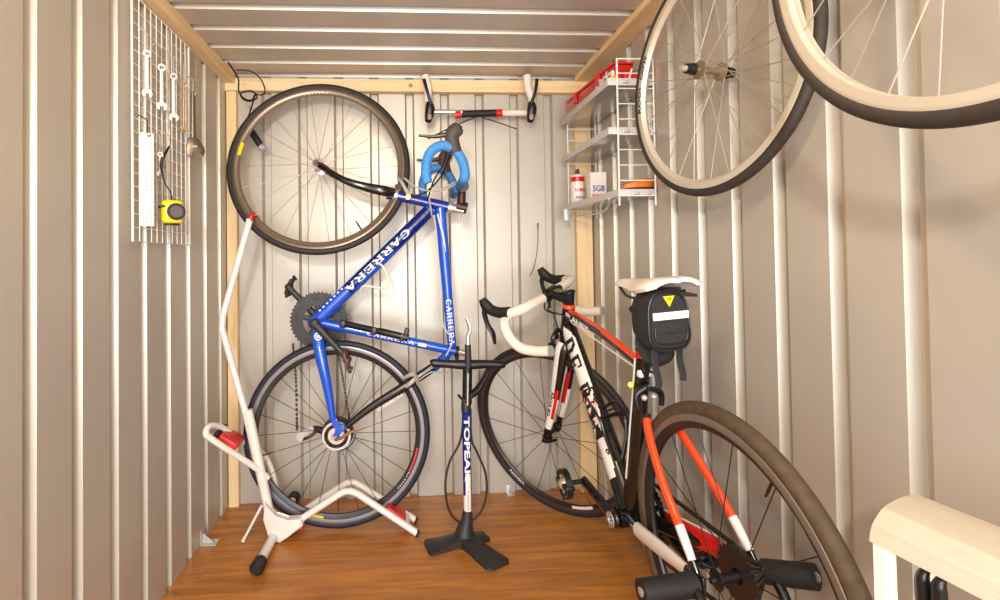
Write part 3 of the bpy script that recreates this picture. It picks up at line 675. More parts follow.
# down tube : white with black flames
f = B(); DA, DB = crown+k_*.05-hh*.01, F(.40, -.05)
DM = (DA+DB)/2
def dtm(t, k):
    w = math.sin(t*31+k*9)+math.sin(k*23+t*47)
    if t < .03: return 1
    if t < .40: return 0 if .20 < k < .80 else 1
    if t < .62: return 1 if w > -.1 else (2 if w > -.45 and t < .52 else 0)
    if t < .86: return 0 if .34 < k < .66 else 1
    return 1
sweep(f, [DA, DA.lerp(DB, .4), DA.lerp(DB, .75), DB], [(.031, .024), (.034, .027), (.034, .029), (.034, .033)], 48, 30, ref=tuple(cc))
dt_o = obj('down_tube', f, [WHITE, CARBON, RED], red)
dd_ = (DB-DA).normalized(); up_ = (vv-dd_*vv.dot(dd_)).normalized()
for pl in dt_o.data.polygons:
    c_ = pl.center+ORG[red.name]-DA; t = c_.dot(dd_)/(DB-DA).length; th = math.atan2(pl.normal.dot(up_), -pl.normal.dot(cc))
    w_n = math.sin(t*53+th*4)+math.sin(th*7-t*37)+.6*math.sin(t*120+th*11); md = 1
    if t < .10: md = 0 if abs(th-.35) < t*11 else 1
    elif t < .40: md = 0 if -.95 < th < 1.35 else 1
    elif t < .66: md = (0 if w_n > .25 else (2 if w_n > -.15 and t < .58 and th > 0 else 1)) if -.9 < th < 1.2 else 1
    elif t < .86: md = 0 if (-.85-.2*math.sin(t*40) < th < 1.05-(t-.66)*1.6) else 1
    pl.material_index = md; sd = dd_.cross(up_)
if sd.dot(cc) > 0: sd = -sd
bmt = serif_bm('DE ROSA', .3)
pa, pb = DA.lerp(DB, .09), DA.lerp(DB, .78)
xd = (pb-pa).normalized(); L_ = (pb-pa).length
bmesh.ops.triangulate(bmt, faces=bmt.faces)
for v in bmt.verts:
    a = v.co.y*.050/.030; a += .27; v.co = (pa+pb)/2+xd*(v.co.x*L_)+(-cc*math.cos(a)+up_*math.sin(a)*1.22)*(.0282+math.copysign(.0005, v.co.z))
obj('lettering', bmt, BLETTER, red, smooth=False)
# top tube, orange over black
TA, TB = headt-k_*.025-hh*.01, F(.285, .365)
f = B(); sweep(f, [TA, TA.lerp(TB, .5)+vv*.012, TB], [(.019, .016), (.014, .014), (.0125, .0135)], 24, 8, ref=tuple(cc))
me_ = obj('top_tube', f, [ORANGE, CARBON], red)
for pl in me_.data.polygons:
    nz = pl.normal.dot(vv); pl.material_index = 0 if nz > .6 else 1
tt = (TB-TA).normalized()
ta, tb = TA.lerp(TB, .04), TA.lerp(TB, .42); upt = (vv-tt*vv.dot(tt)).normalized()
text('lettering', 'PLANET', (ta+tb)/2+(-cc)*.0195+upt*.004, (tb-ta), upt-cc*.0, (tb-ta).length, .019, LETTER, red, bold=.03)
f = B(); sweep(f, [TA.lerp(TB, .1)-upt*.014-cc*.013, TB-upt*.010-cc*.012], .0022, 6); obj('white_stripe', f, WHITE, red)
# seat tube
STT = F(.265, .40)
f = B(); sweep(f, [BB2, BB2.lerp(STT, .5), STT], [(.034, .024), (.028, .018), (.022, .018)], 20, 6, ref=tuple(cc)); obj('seat_tube', f, CARBON, red)
f = B(); sa = BB2.lerp(STT, .25)-cc*.0215+hh*.004; sb = STT-cc*.0185+hh*.004
sweep(f, [sa, sb], [(.004, .0014), (.0045, .0014)], 8, ref=tuple(cc)); obj('white_stripe', f, WHITE, red)
f = B(); sweep(f, [STT-vv*.015, STT+vv*.0], [(.024, .022), (.022, .02)], 20, ref=tuple(cc)); obj('seat_lug', f, [RED], red)
SPT = F(.205, .545)
f = B(); sweep(f, [STT, SPT], [(.017, .013), (.016, .013)], 18, ref=tuple(cc)); obj('seat_post', f, CARBON, red)
f = B(); obox(f, F(.278, .345, -.0), hh, cc, vv, (.035, .034, .02), .004); obj('white_patch', f, WHITE, red)
# stays
for s in (-1, 1):
    mats = [ORANGE, WHITE, CARBON]
    f = B(); a = F(.225, .258, s*.026); e = F(.0, .0, s*.064)
    sweep(f, [a, F(.20, .222, s*.038), F(.13, .145, s*.054), F(.055, .07, s*.061), e], [(.010, .009), (.0115, .009), (.0105, .0085), (.0115, .009), (.008, .006)], 14, 8, ref=tuple(cc), mi=lambda t, k: 2 if t < .08 else (0 if t < .70 else (1 if t < .86 else 2)))
    obj('seat_stay', f, mats, red)
    f = B(); sweep(f, [F(.37, -.06, s*.02), F(.30, -.052, s*.034), F(.17, -.025, s*.05), F(.02, .0, s*.062)], [(.018, .013), (.019, .013), (.018, .011), (.011, .008)], 16, 8, ref=tuple(cc), mi=(lambda t, k: 1 if (.2 < t < .9 and k > .0) else 2))
    cs_o = obj('chain_stay', f, mats, red)
    for pl in cs_o.data.polygons:
        cx = (pl.center-V((0, 0, 0))+V((Ar.x, Ar.y, 0))-Ar); aa = cx.dot(hh); nz = pl.normal.dot(cc)*s; nu = pl.normal.dot(vv)
        pl.material_index = 1 if (s < 0 and .05 < aa < .30 and (nz > .2 or nu > .3)) else 2
    f = B(); obox(f, F(0, 0, s*.064), hh, cc, vv, (.03, .008, .035), .003); obj('dropout', f, CARBON, red)
f = B(); poly_prism(f, [F(a, b, .045) for a, b in ((.30, -.02), (.10, .02), (.075, .0), (.10, -.022), (.28, -.07), (.30, -.065))], cc, .008, bev=.0015); obj('red_panel', f, RED, red)
f = B(); sweep(f, [F(.305, -.016, .044), F(.10, .024, .044)], .0022, 6); obj('white_stripe', f, WHITE, red)
f = B(); sweep(f, [BB2-cc*.04, BB2+cc*.04], .026, 24); obj('bottom_bracket', f, CARBON, red)
# cranks & pedals
def crank2(side, ang):
    d = hh*math.cos(ang)+vv*math.sin(ang); b0 = BB2+cc*side*.048; e = BB2+cc*side*.060+d*.172
    f = B(); sweep(f, [b0, b0.lerp(e, .15), b0.lerp(e, .6), e], [(.024, .013), (.020, .012), (.017, .011), (.016, .011)], 14, 4, ref=tuple(cc)); ball(f, b0, (.024, .013, .024), axes=(hh, cc, vv))
    obj('crank_arm', f, CARBON, red); return b0, e, d
b0, e, d = crank2(-1, .20)
f = B(); disc(f, b0-cc*.013, cc, .020, .004, 24, hole=.012)
for k in range(5):
    a = k*2*PI/5; ball(f, b0-cc*.014+(hh*math.cos(a)+vv*math.sin(a))*.0085, .0022)
obj('crank_ring', f, CHROME, red)
f = B(); pd = e-cc*.03
cyl(f, e, e-cc*.07, .007)
ring(f, pd-cc*.03, hh, vv, cc, [(.034, -.007), (.043, -.009), (.043, .009), (.034, .007)], 28); obj('pedal_cage', f, BLACKP, red); f = B(); ball(f, pd-cc*.03, (.018, .022, .018), axes=(hh, cc, vv))
for k in range(4):
    a = k*PI/2+.4; sweep(f, [pd-cc*.03, pd-cc*.03+(hh*math.cos(a)+vv*math.sin(a))*.033], .006, 8)
obj('pedal', f, mat('scuffed alloy', (196, 176, 156), .35, .5), red)
f = B(); obox(f, pd-cc*.03, hh, cc, vv, (.09, .03, .016), .006); obj('pedal_plate', f, BLACKP, red)
b1, e1_, d1_ = crank2(1, .20+PI)
pedal(e1_, cc, hh, vv, red, (BLACKP,))
f = B(); gear(f, BB2+cc*.046, cc, .10, 50, .003, .075); gear(f, BB2+cc*.038, cc, .072, 36, .003, .05)
for k in range(5):
    a = 2*PI*k/5; sweep(f, [BB2+cc*.046, BB2+cc*.046+(hh*math.cos(a)+vv*math.sin(a))*.085], [.012, .006], 8)
obj('chainring', f, BLACKP, red)
f = B()
for k in range(10): gear(f, Ar+cc*(.016+.004*k), cc, .055-.0032*k, 22, .0018, .015)
obj('cassette', f, CHAIN, red)
f = B(); P_ = [BB2+cc*.046+vv*.10, Ar+cc*.036+vv*.043]; m = 34
for k in range(m):
    c = P_[0].lerp(P_[1], (k+.5)/m); t = (P_[1]-P_[0]).normalized(); obox(f, c, t, cc, t.cross(cc), (.0105, .0065, .008))
obj('chain_run', f, CHAIN, red); f = B(); P_ = [BB2+cc*.046-vv*.10, Ar+cc*.036-vv*.11+hh*.02]
for k in range(m):
    c = P_[0].lerp(P_[1], (k+.5)/m); t = (P_[1]-P_[0]).normalized(); obox(f, c, t, cc, t.cross(cc), (.0105, .0065, .008))
obj('chain_run', f, CHAIN, red)
f = B(); dr = Ar+cc*.055-vv*.03; sweep(f, [dr+vv*.02, dr-vv*.02+hh*.01, dr-vv*.05+hh*.012-cc*.015], [.010, .014, .009], 10, 4)
for kk_ in (-.055, -.10): disc(f, Ar+cc*.036+vv*kk_+hh*.015, cc, .016, .007, 20, hole=.006)
obox(f, Ar+cc*.043-vv*.078+hh*.016, hh, cc, vv, (.014, .002, .06), .0005); obj('rear_derailleur', f, BLACKP, red)
# rear brake
f = B(); rb = F(.255, .285)
sweep(f, [rb-cc*.03-vv*.02, rb-cc*.032+vv*.015, rb+cc*.0+vv*.035-hh*.008], [.006, .008, .006], 8, 4); sweep(f, [rb+cc*.03-vv*.02, rb+cc*.03+vv*.012, rb-cc*.012+vv*.03-hh*.01], [.006, .008, .006], 8, 4)
obj('rear_brake', f, BLACKP, red)
for c_ in (-.02, .005):
    f = B(); ball(f, rb+cc*c_-hh*.014+vv*.008, .0075); obj('brake_bolt', f, ALU, red)
f = B(); ball(f, F(.285, .315, -.03), .008); obj('yellow_cap', f, mat('lime cap', (225, 240, 90), .4), red)
f = B(); sweep(f, [F(.26, .36, 0), F(.24, .36, -.01), F(.20, .35, -.0), F(.215, .315, .0), F(.24, .31, 0)], .003, 8, 6); obj('brake_cable', f, BLACKP, red)
# front brake and cables
fb = crown+fwd_s*.035+ks*.005
f = B(); sweep(f, [fb-cs*.03-ks*.025, fb-cs*.033+ks*.01, fb+ks*.03], [.007, .009, .007], 8, 4); sweep(f, [fb+cs*.03-ks*.025, fb+cs*.03+ks*.01, fb-cs*.012+ks*.026], [.007, .009, .007], 8, 4)
obox(f, fb-cs*.018-ks*.028, fwd_s, cs, ks, (.05, .012, .014), .003); ball(f, fb+fwd_s*.01, .013); obj('front_brake', f, BLACKP, red)
# headset spacers, stem, cap
f = B(); sweep(f, [headt, headt+ks*.012], [.023, .020], 20); obj('headset', f, [ORANGE], red)
f = B(); sweep(f, [headt+ks*.012, headt+ks*.053], .0185, 20); ball(f, headt+ks*.051, (.021, .021, .010), axes=(hs, cs, ks)); obj('steerer_spacer', f, BLACKP, red)
s0 = headt+ks*.030; s1 = s0+fwd_s*.066+ks*.004
f = B(); sweep(f, [s0-fwd_s*.01, s0+fwd_s*.03, s1], [(.022, .022), (.017, .017), (.017, .018)], 16, 4, ref=tuple(cs)); obj('stem', f, BLACKP, red)
f = B(); sweep(f, [s1-cs*.024, s1+cs*.024], .0215, 20); obj('bar_clamp', f, ALU if False else BLACKP, red)
f = B(); obox(f, s0+fwd_s*.038+ks*.020, fwd_s, cs, ks, (.03, .03, .001)); obj('stem_plate', f, mat('gold grey plate', (150, 138, 110), .3, .7), red)
for s in (-1, 1):
    bf = fwd_s*math.cos(.35)-ks*math.sin(.35); bk = ks*math.cos(.35)+fwd_s*math.sin(.35)
    pr = [(.0, .0, .022), (.0, .0, .06), (.002, .002, .14), (.02, .0, .175), (.055, -.006, .186), (.080, -.030, .188), (.079, -.074, .189), (.050, -.115, .190), (.0, -.131, .190), (-.062, -.135, .190)]
    def hp(a, b, c): return s1+bf*a+bk*b+cs*s*(c if c < .186 else c-.009 if c > .195 else c)
    f = B(); sweep(f, [hp(*q) for q in pr[:2]], .0135, 14); obj('bar_centre', f, CARBON, red)
    f = B(); sweep(f, [hp(*q) for q in pr[1:]], .0165, 16, 6); obj('handlebar', f, WHITETAPE, red)
    f = B(); sweep(f, [hp(.05, .0, .196), hp(.085, .004, .198), hp(.115, .016, .199), hp(.132, .036, .199), hp(.140, .058, .199)], [(.019, .019), (.018, .018), (.018, .017), (.019, .017), (.012, .012)], 16, 5, ref=tuple(cs))
    obj('brake_hood', f, BLACK, red)
    f = B(); sweep(f, [hp(.135, .04, .199), hp(.148, .01, .199), hp(.150, -.03, .198), hp(.140, -.065, .197), hp(.146, -.10, .196)], [(.006, .008), (.008, .010), (.007, .009), (.006, .011), (.004, .006)], 12, 5, ref=tuple(cs)); lv = obj('brake_lever', f, BLACKP, red)
    f = B(); sweep(f, [hp(.147, .035, .199), hp(.157, .015, .199)], .003, 6); obj('name_plate', f, WHITE, lv)
    f = B(); cyl(f, hp(-.061, -.135, .190), hp(-.066, -.135, .190), .0168); obj('end_plug', f, ALU, red)
f = B(); sweep(f, [s1-cs*.03, s1-cs*.03-ks*.05+fwd_s*.005, headt-cs*.03+fwd_s*.02-ks*.02, TA-cc*.024, TA.lerp(TB, .12)-cc*.02], .0028, 8, 6)
sweep(f, [s1+cs*.02-ks*.01, s1-ks*.06+fwd_s*.01, fb+ks*.08+fwd_s*.02, fb+ks*.03], .0028, 8, 6); obj('cable_housing', f, BLACKP, red)
# bottle cages
f = B(); g0 = DA.lerp(DB, .52)+up_*.032
for s in (-1, 1): sweep(f, [g0+cc*s*.012, g0+up_*.03+cc*s*.036, g0+up_*.055+dd_*.05+cc*s*.037, g0+up_*.035+dd_*.10+cc*s*.03, g0+dd_*.15+cc*s*.012], [(.004, .006)]*5, 10, 5, ref=tuple(cc))
sweep(f, [g0+up_*.055+dd_*.05-cc*.036, g0+up_*.075+dd_*.05, g0+up_*.055+dd_*.05+cc*.036], [(.004, .009)]*3, 10, 6)
obox(f, g0+dd_*.08, dd_, cc, up_, (.15, .022, .005), .001); obj('bottle_cage', f, CARBON, red)
f = B(); sweep(f, [g0+up_*.03+dd_*.0-cc*.036, g0+up_*.058+dd_*.03-cc*.037, g0+up_*.03+dd_*.065-cc*.036], [(.007, .003), (.010, .003), (.006, .003)], 10, 5, ref=tuple(cc)); obj('cage_wing', f, WHITE, red)
# saddle
SC = F(.230, .573)
def sad(a, c, z): return SC+hh*a+cc*c+vv*z
f = B(); rows = []
for a, w, z, dr_ in ((-.135, .052, .010, .014), (-.122, .070, .012, .020), (-.09, .075, .011, .024), (-.04, .060, .007, .026), (.0, .040, .004, .028), (.04, .029, .002, .022), (.08, .024, .001, .018), (.12, .019, -.001, .015), (.138, .009, -.005, .008)):
    row = []
    for t in [-1, -.85, -.6, -.3, 0, .3, .6, .85, 1]: row.append(f.verts.new(sad(a, w*t, z-(abs(t)**3)*dr_+(.003 if abs(t) > .2 else 0))))
    rows.append(row)
for A, C in zip(rows, rows[1:]):
    for k in range(8): f.faces.new((A[k], A[k+1], C[k+1], C[k]))
bmesh.ops.recalc_face_normals(f, faces=f.faces); bmesh.ops.solidify(f, geom=f.faces[:], thickness=.009)
obj('saddle', f, SADW, red, label='white leather saddle')
f = B(); rows = []
for a, w, z in ((-.12, .054, -.018), (-.08, .052, -.020), (-.04, .038, -.024), (-.01, .022, -.030)):
    rows.append([f.verts.new(sad(a, w*t, z-.010*abs(t)**2)) for t in (-1, -.5, 0, .5, 1)])
for A, C in zip(rows, rows[1:]):
    for k in range(4): f.faces.new((A[k], A[k+1], C[k+1], C[k]))
bmesh.ops.recalc_face_normals(f, faces=f.faces); bmesh.ops.solidify(f, geom=f.faces[:], thickness=.006); obj('saddle_base', f, BLACKP, red)
for s in (-1, 1):
    f = B(); sweep(f, [sad(-.11, s*.03, -.018), sad(-.07, s*.024, -.036), sad(.0, s*.022, -.04), sad(.06, s*.02, -.036), sad(.115, s*.008, -.018)], .0035, 8, 5); obj('saddle_rail', f, BLACKP, red)
f = B(); obox(f, SPT+vv*.004, hh, cc, vv, (.05, .052, .02), .004); obj('saddle_clamp', f, BLACKP, red)
# saddle bag
bg0 = sad(-.115, -.0, -.03); bag = thing('saddle_bag', bg0, 'black fabric bag strapped under the white saddle, with a reflective strip', 'saddle bag')
rear = -hh
f = B(); BW, BH = .047, .064; bcn = F(.145, .495, -.026)
rows = []
for t, sc, dz in ((-.055, .62, .01), (-.04, .82, .004), (0, .97, .0), (.035, 1.0, 0), (.045, .97, 0), (.052, .86, 0)):
    rows.append([f.verts.new(bcn+rear*t+cc*(math.copysign(abs(math.cos(a))**.6, math.cos(a))*BW*sc*(1-.12*math.sin(a)))+vv*(math.copysign(abs(math.sin(a))**.6, math.sin(a))*BH*sc+dz)) for a in [2*PI*k/32 for k in range(32)]])
for A, C in zip(rows, rows[1:]):
    for k in range(32): f.faces.new((A[k], A[(k+1) % 32], C[(k+1) % 32], C[k]))
f.faces.new(rows[0][::-1]); f.faces.new(rows[-1]); obj('pouch', f, FAB, bag)
f = B(); z = .047
sweep(f, [bcn+rear*.047+cc*(math.copysign(abs(math.cos(a))**.6, math.cos(a))*BW*.99*(1-.12*math.sin(a)))+vv*(math.copysign(abs(math.sin(a))**.6, math.sin(a))*BH*.99) for a in [2*PI*k/32 for k in range(32)]], .0028, 8, 0, closed=True); obj('piping', f, BLACKP, bag)
f = B(); sweep(f, [bcn+rear*.053-cc*.036-vv*.012, bcn+rear*.054-cc*.030-vv*.045, bcn+rear*.054+cc*.030-vv*.045, bcn+rear*.053+cc*.038-vv*.012], .002, 8, 4); obj('zip', f, BLACKP, bag)
f = B(); obox(f, bcn+rear*.0535+vv*.012+cc*.002, cc, rear, vv, (.082, .003, .016), .001); obj('reflective_strip', f, REFL, bag, label='white reflective strip')
f = B(); tc_ = bcn+rear*.0538+vv*.044; poly_prism(f, [tc_-cc*.013+vv*.010, tc_+cc*.013+vv*.010, tc_-vv*.013], rear, .002); bd = obj('badge', f, YEL, bag, label='yellow triangular badge')
text('badge_lettering', 'TP', tc_+rear*.0016+vv*.003, cc, vv, .010, .007, BLETTER, bd)
text('embossed_lettering', 'TOPEAK', bcn+rear*.053-vv*.012, cc, vv, .048, .012, mat('embossed rubber', (52, 50, 50), .5), bag, th=.002)
f = B(); obox(f, bcn+rear*.0535-vv*.025, cc, rear, vv, (.05, .002, .002)); obj('loop', f, BLACKP, bag)
for s, l in ((-.028, .085), (.03, .075)):
    f = B(); a = bcn+cc*s+rear*.03-vv*.06
    sweep(f, [a, a-vv*l*.4-cc*.002, a-vv*l*.8+cc*.003, a-vv*l+cc*.001], [(.008, .0014)]*4, 8, 4, ref=tuple(rear)); obj('strap_tail', f, FAB, bag)
f = B(); sweep(f, [bcn-rear*.04-vv*.0, F(.205, .52), ], [(.02, .045), (.02, .03)], 12, ref=tuple(cc)); obj('mount_strap', f, FAB, bag)
f = B(); sweep(f, [bcn-rear*.02-vv*.06, F(.185, .42, -.01), F(.21, .395, -.01)], [(.042, .040), (.040, .034), (.028, .026)], 14, 4, ref=tuple(cc), power=.7); obj('lower_pouch', f, FAB, bag)
for s in (-1, 1):
    f = B(); sweep(f, [bcn+cc*s*.024+vv*.055-rear*.01, bcn+cc*s*.026+vv*.060-rear*.015, sad(-.1, s*.028, -.018)], [(.007, .002)]*3, 8, 3, ref=tuple(rear)); obj('strap', f, FAB, bag)
# ------------------------------------------------------------------ axle stand under the red bicycle
ax_s = thing('axle_stand', (Ar.x, Ar.y-.0, 0), 'low black stand with foam-covered arms at the rear axle of the red and white bicycle', 'bike stand')
aL, aR = Ar-cc*.075, Ar+cc*.075
for s, a, l in ((-1, aL, .12), (1, aR, .10)):
    f = B(); b_ = at(641, 592, Y=1.0) if s < 0 else at(816, 577, Y=.95)
    sweep(f, [a, b_], .023, 20); arm = obj('foam_arm', f, BLACK, ax_s)
    f = B(); cyl(f, b_-cc*s*.001, b_+cc*s*.0015, .009); obj('screw', f, CHROME, arm)
for s in (-1, 1):
    f = B(); a = Ar+cc*s*.082; base = V((Ar.x+s*.085, Ar.y-.20, .012)); sweep(f, [a, a-V((0, .06, .04)), base+V((0, .02, .03)), base, V((base.x, Ar.y+.08, .012))], .010, 12, 5); obj('leg', f, BLACKP, ax_s)
f = B(); sweep(f, [V((Ar.x-.085, Ar.y-.20, .012)), V((Ar.x+.085, Ar.y-.20, .012))], .010, 12); obj('base_bar', f, BLACKP, ax_s)
# ------------------------------------------------------------------ hanging wheels
def hang(C, yaw, lean, R, label, nsp, decal=False, rd=.012):
    C = V(C); u = V((math.sin(yaw), math.cos(yaw), 0)); n0 = V((math.cos(yaw), -math.sin(yaw), 0)); v = n0*math.sin(lean)+V((0, 0, 1))*math.cos(lean)
    t = thing('bicycle_wheel', C, label, 'bicycle wheel', None)
    wheel(C, u, v, R, rd, TIREG, RIMS, SPOKE, nsp, t, name='rim', cross=.75, hubw=.030, hubr=.015, flr=.021, hubm=mat('tarnished hub', (158, 136, 108), .4, .6), valve=PI+.05 if decal else None, tw=.0115)
    n = u.cross(v).normalized()
    f = B(); sweep(f, [C-n*.065, C-n*.043], [.011, .014], 14); obj('lock_nut', f, BLACKP, t); f = B(); sweep(f, [C+n*.043, C+n*.062], [.014, .011], 14); obj('lock_nut', f, BLACKP, t)
    f = B(); sweep(f, [C-n*.078, C-n*.064], [.006, .008], 12); obj('axle', f, CHROME, t)
    return t, u, v, n
TIREG = mat('brown black tyre', (50, 42, 36), .65, noise=.12, nscale=60)
hw, hu, hv, hn = hang((.70, 1.174, 1.3926), -.1665, .021, .2885, 'smaller hanging bicycle wheel whose hub is in view, beside the wire shelf', 28, True, .019)
hw2, hu2, hv2, hn2 = hang((.541, .442, 1.386), .0044, .012, .30, 'nearest hanging bicycle wheel in the upper right corner, its hub out of view', 28)
sidev = -1 if hn.x > 0 else 1
for a, s in ((.0, 'ALEX'), (-.0, '')):
    pass
C_ = V((.70, 1.174, 1.3926))
tofs = .0103
ro = [o for o in hw.children if o.name.startswith('rim')][0]
rimtext('rim_lettering', 'CXP30', C_, hu, hv, .36, .2605, .062, .013, BLETTER, ro, sidev)
rimtext('rim_lettering', 'MAVIC', C_, hu, hv, -.06, .2635, .06, .0085, BLETTER, ro, sidev) if False else rimtext('rim_lettering', 'RODI', C_, hu, hv, .02, .2605, .07, .013, BLETTER, ro, sidev)
for (C3, R3, nm) in (((.70, 1.174, 1.3926), .2885, 'smaller wheel'), ((.541, .442, 1.386), .30, 'nearest wheel')):
    f = B(); zt = C3[2]+R3
    sweep(f, [V((C3[0], C3[1], HC-.002)), V((C3[0], C3[1], zt+.012)), V((C3[0]+.018, C3[1], zt-.01)), V((C3[0]+.012, C3[1], zt-.045)), V((C3[0], C3[1], zt-.052)), V((C3[0]-.016, C3[1], zt-.042)), V((C3[0]-.02, C3[1], zt-.02))], .003, 8, 5)
    tag(obj('ceiling_hook', f, ALU), 'metal ceiling hook holding the '+nm, 'hook', None)
# ------------------------------------------------------------------ shelf unit
GX0 = .59; YA, YBk = 1.60, 2.10
sh = thing('wall_shelf', (.70, 1.88, 1.13), 'white wire and metal shelf unit with three tiers on the right wall', 'shelf')
tiers = [(608, 83), (609, 132), (619, 194)]
TZ = []
for i, (x, y) in enumerate(tiers):
    c = at(x, y, Y=YA); z = c.z; x0 = c.x; TZ.append((x0, z))
    f = B(); x1 = WR-.006; xf = min(at(561, 131, Y=YBk).x, x0+.02)
    poly_prism(f, [V((x0, YA, z)), V((x1, YA, z)), V((x1, YBk, z)), V((xf, YBk, z))], (0, 0, 1), .006, bev=.001)
    pl = obj('shelf_board', f, mat('polished shelf metal', (196, 194, 192), .22, .65), sh)
    f = B(); a, b = V((x0, YA, z)), V((xf, YBk, z)); d = (b-a).normalized()
    obox(f, (a+b)/2+V((0, 0, .004)), d, d.cross(V((0, 0, 1))), (0, 0, 1), ((b-a).length, .003, .022), .0008); obox(f, V(((x0+x1)/2, YA, z+.004)), (1, 0, 0), (0, 1, 0), (0, 0, 1), (x1-x0, .003, .022), .0008)
    obj('lip', f, SHELFM, pl)
    for xx in (x0+.055, x1-.02):
        f = B(); obox(f, V((xx, YA-.004, z+.002)), (1, 0, 0), (0, 1, 0), (0, 0, 1), (.016, .012, .008), .002); obj('clip', f, ALU, pl)
for Yp in (YA-.006, YBk+.006):
    f = B(); xa, xb = .652, WR-.006
    zt, zb = (1.58, 1.125)
    for xx in (xa, xb): sweep(f, [V((xx, Yp, zt)), V((xx, Yp, zb))], .0028, 8)
    k = zb+.03
    while k < zt+.001: sweep(f, [V((xa, Yp, k)), V((xb, Yp, k))], .0019, 6); k += .0475
    sweep(f, [V((xa, Yp, zt)), V((xb, Yp, zt))], .0024, 8)
    obj('wire_ladder', f, WIREW, sh)
f = B()
for xx in (.66,): sweep(f, [V((xx-.03, YA+.02, TZ[2][1]-.012)), V((xx, YA+.15, TZ[2][1]-.04)), V((xx, YBk-.03, TZ[2][1]-.03)), V((.60, YBk-.02, TZ[2][1]-.008))], .003, 8, 5)
obox(f, V((.62, YBk-.06, TZ[2][1]-.028)), (1, 0, 0), (0, 1, 0), (0, 0, 1), (.02, .02, .05), .003); obj('under_bracket', f, ALU, sh)
# things on the shelves
x0, z1 = TZ[0]; zt1 = z1+.004
f = B(); L0, L1 = V((x0+.012, YBk-.01, 0)), V((x0+.040, YA+.05, 0)); dl = (L1-L0).normalized(); sl = V((0, 0, 1)).cross(dl)
if sl.x < 0: sl = -sl
rc = (L0+L1)/2; LL = (L1-L0).length
rb_ = thing('tool_case', V((rc.x+.03, rc.y, zt1)), 'long translucent red plastic case lying along the top shelf', 'case')
obox(f, V((rc.x, rc.y, zt1+.038))+sl*.035, dl, sl, (0, 0, 1), (LL, .065, .074), .006); obj('case_body', f, mat('red translucent plastic', (214, 40, 30), .3, coat=.3, trans=.15), rb_)
f = B(); obox(f, V((rc.x, rc.y, zt1+.080))+sl*.035, dl, sl, (0, 0, 1), (LL*1.0, .07, .008), .003); ld = obj('lid', f, RED, rb_)
for t in (.25, .72):
    f = B(); obox(f, L0.lerp(L1, t)+V((0, 0, zt1+.065))-sl*.001, dl, sl, (0, 0, 1), (.03, .006, .04), .002); obj('latch', f, RED, rb_)
text('lettering', 'Packs', L0.lerp(L1, .84)+V((0, 0, zt1+.050))-sl*.003, dl, (0, 0, 1), .13, .036, LETTER, rb_, bold=.03)
f = B(); rp = V((.730, YA+.05, zt1)); rk = thing('red_pouch', rp, 'small red wedge-shaped pouch on the near end of the top shelf', 'pouch')
rows = []
for t, w, h in ((-.042, .02, .055), (-.015, .028, .05), (.015, .026, .03), (.03, .015, .008)):
    rows.append([f.verts.new(rp+V((t, s*w, z_*h+.001))) for s, z_ in ((-1, 0), (-1, .7), (-.5, 1), (.5, 1), (1, .7), (1, 0))])
for A, C in zip(rows, rows[1:]):
    for k in range(6): f.faces.new((A[k], A[(k+1) % 6], C[(k+1) % 6], C[k]))
f.faces.new(rows[0]); f.faces.new(rows[-1][::-1]); obj('pouch_body', f, RED, rk)
f = B(); obox(f, rp+V((-.025, -.031, .03)), (1, 0, -.3), (0, 1, 0), (.3, 0, 1), (.006, .003, .04), .001); obj('stripe', f, WHITE, rk)
bp_ = at(613, 76, Y=YA+.055); yb = thing('glue_bottle', V((bp_.x, bp_.y, zt1)), 'small yellow bottle with a white cap between the red case and red pouch', 'bottle')
f = B(); c = V((bp_.x, bp_.y, zt1)); sweep(f, [c+V((0, 0, .001)), c+V((0, 0, .004)), c+V((0, 0, .03)), c+V((0, 0, .036))], [.012, .0135, .0135, .008], 16); obj('bottle_body', f, YEL, yb)
f = B(); sweep(f, [c+V((0, 0, .036)), c+V((0, 0, .05)), c+V((0, 0, .056))], [.0075, .006, .003], 12); obj('cap', f, WHITE, yb)
x2, z3 = TZ[2]; z3 += .004
c = at(578, 205, Y=2.03); c.z = z3; c.x = max(c.x, x2+.008)
sp = thing('spray_can', c, 'white aerosol can with a red band and brown nozzle on the bottom shelf', 'spray can')
f = B(); sweep(f, [c+V((0, 0, .001)), c+V((0, 0, .004)), c+V((0, 0, .115)), c+V((0, 0, .122)), c+V((0, 0, .126))], [.024, .026, .026, .022, .014], 24); cb = obj('can_body', f, WHITE, sp)
f = B(); sweep(f, [c+V((0, 0, .095)), c+V((0, 0, .114))], .0264, 24); obj('red_band', f, RED, cb)
text('lettering', 'LUBE', c+V((0, -.0265, .062)), (1, 0, 0), (0, 0, 1), .036, .012, RED, cb, bold=.03)
text('lettering', 'chain', c+V((0, -.0265, .035)), (1, 0, 0), (0, 0, 1), .03, .01, mat('brown ink', (120, 60, 50), .5), cb)
f = B(); sweep(f, [c+V((0, 0, .126)), c+V((0, 0, .14)), c+V((.004, 0, .146))], [.009, .008, .004], 12); obj('nozzle', f, mat('brown nozzle', (92, 56, 44), .5), sp)
c = at(597, 198, Y=1.93); c.z = z3; c.x = max(c.x, x2+.03)
wb = thing('white_carton', c, 'white carton printed in red and blue standing beside the aerosol can', 'box')
f = B(); box(f, c+V((-.03, -.02, .0005)), c+V((.03, .02, .115)), .002); cbx = obj('carton_body', f, WHITE, wb, smooth=False)
text('lettering', '5GB', c+V((-.0, -.0205, .055)), (1, 0, 0), (0, 0, 1), .045, .022, mat('blue ink', (40, 70, 170), .5), cbx, bold=.02)
text('lettering', 'super', c+V((-.002, -.0205, .028)), (1, 0, 0), (0, 0, 1), .045, .012, RED, cbx, bold=.02)
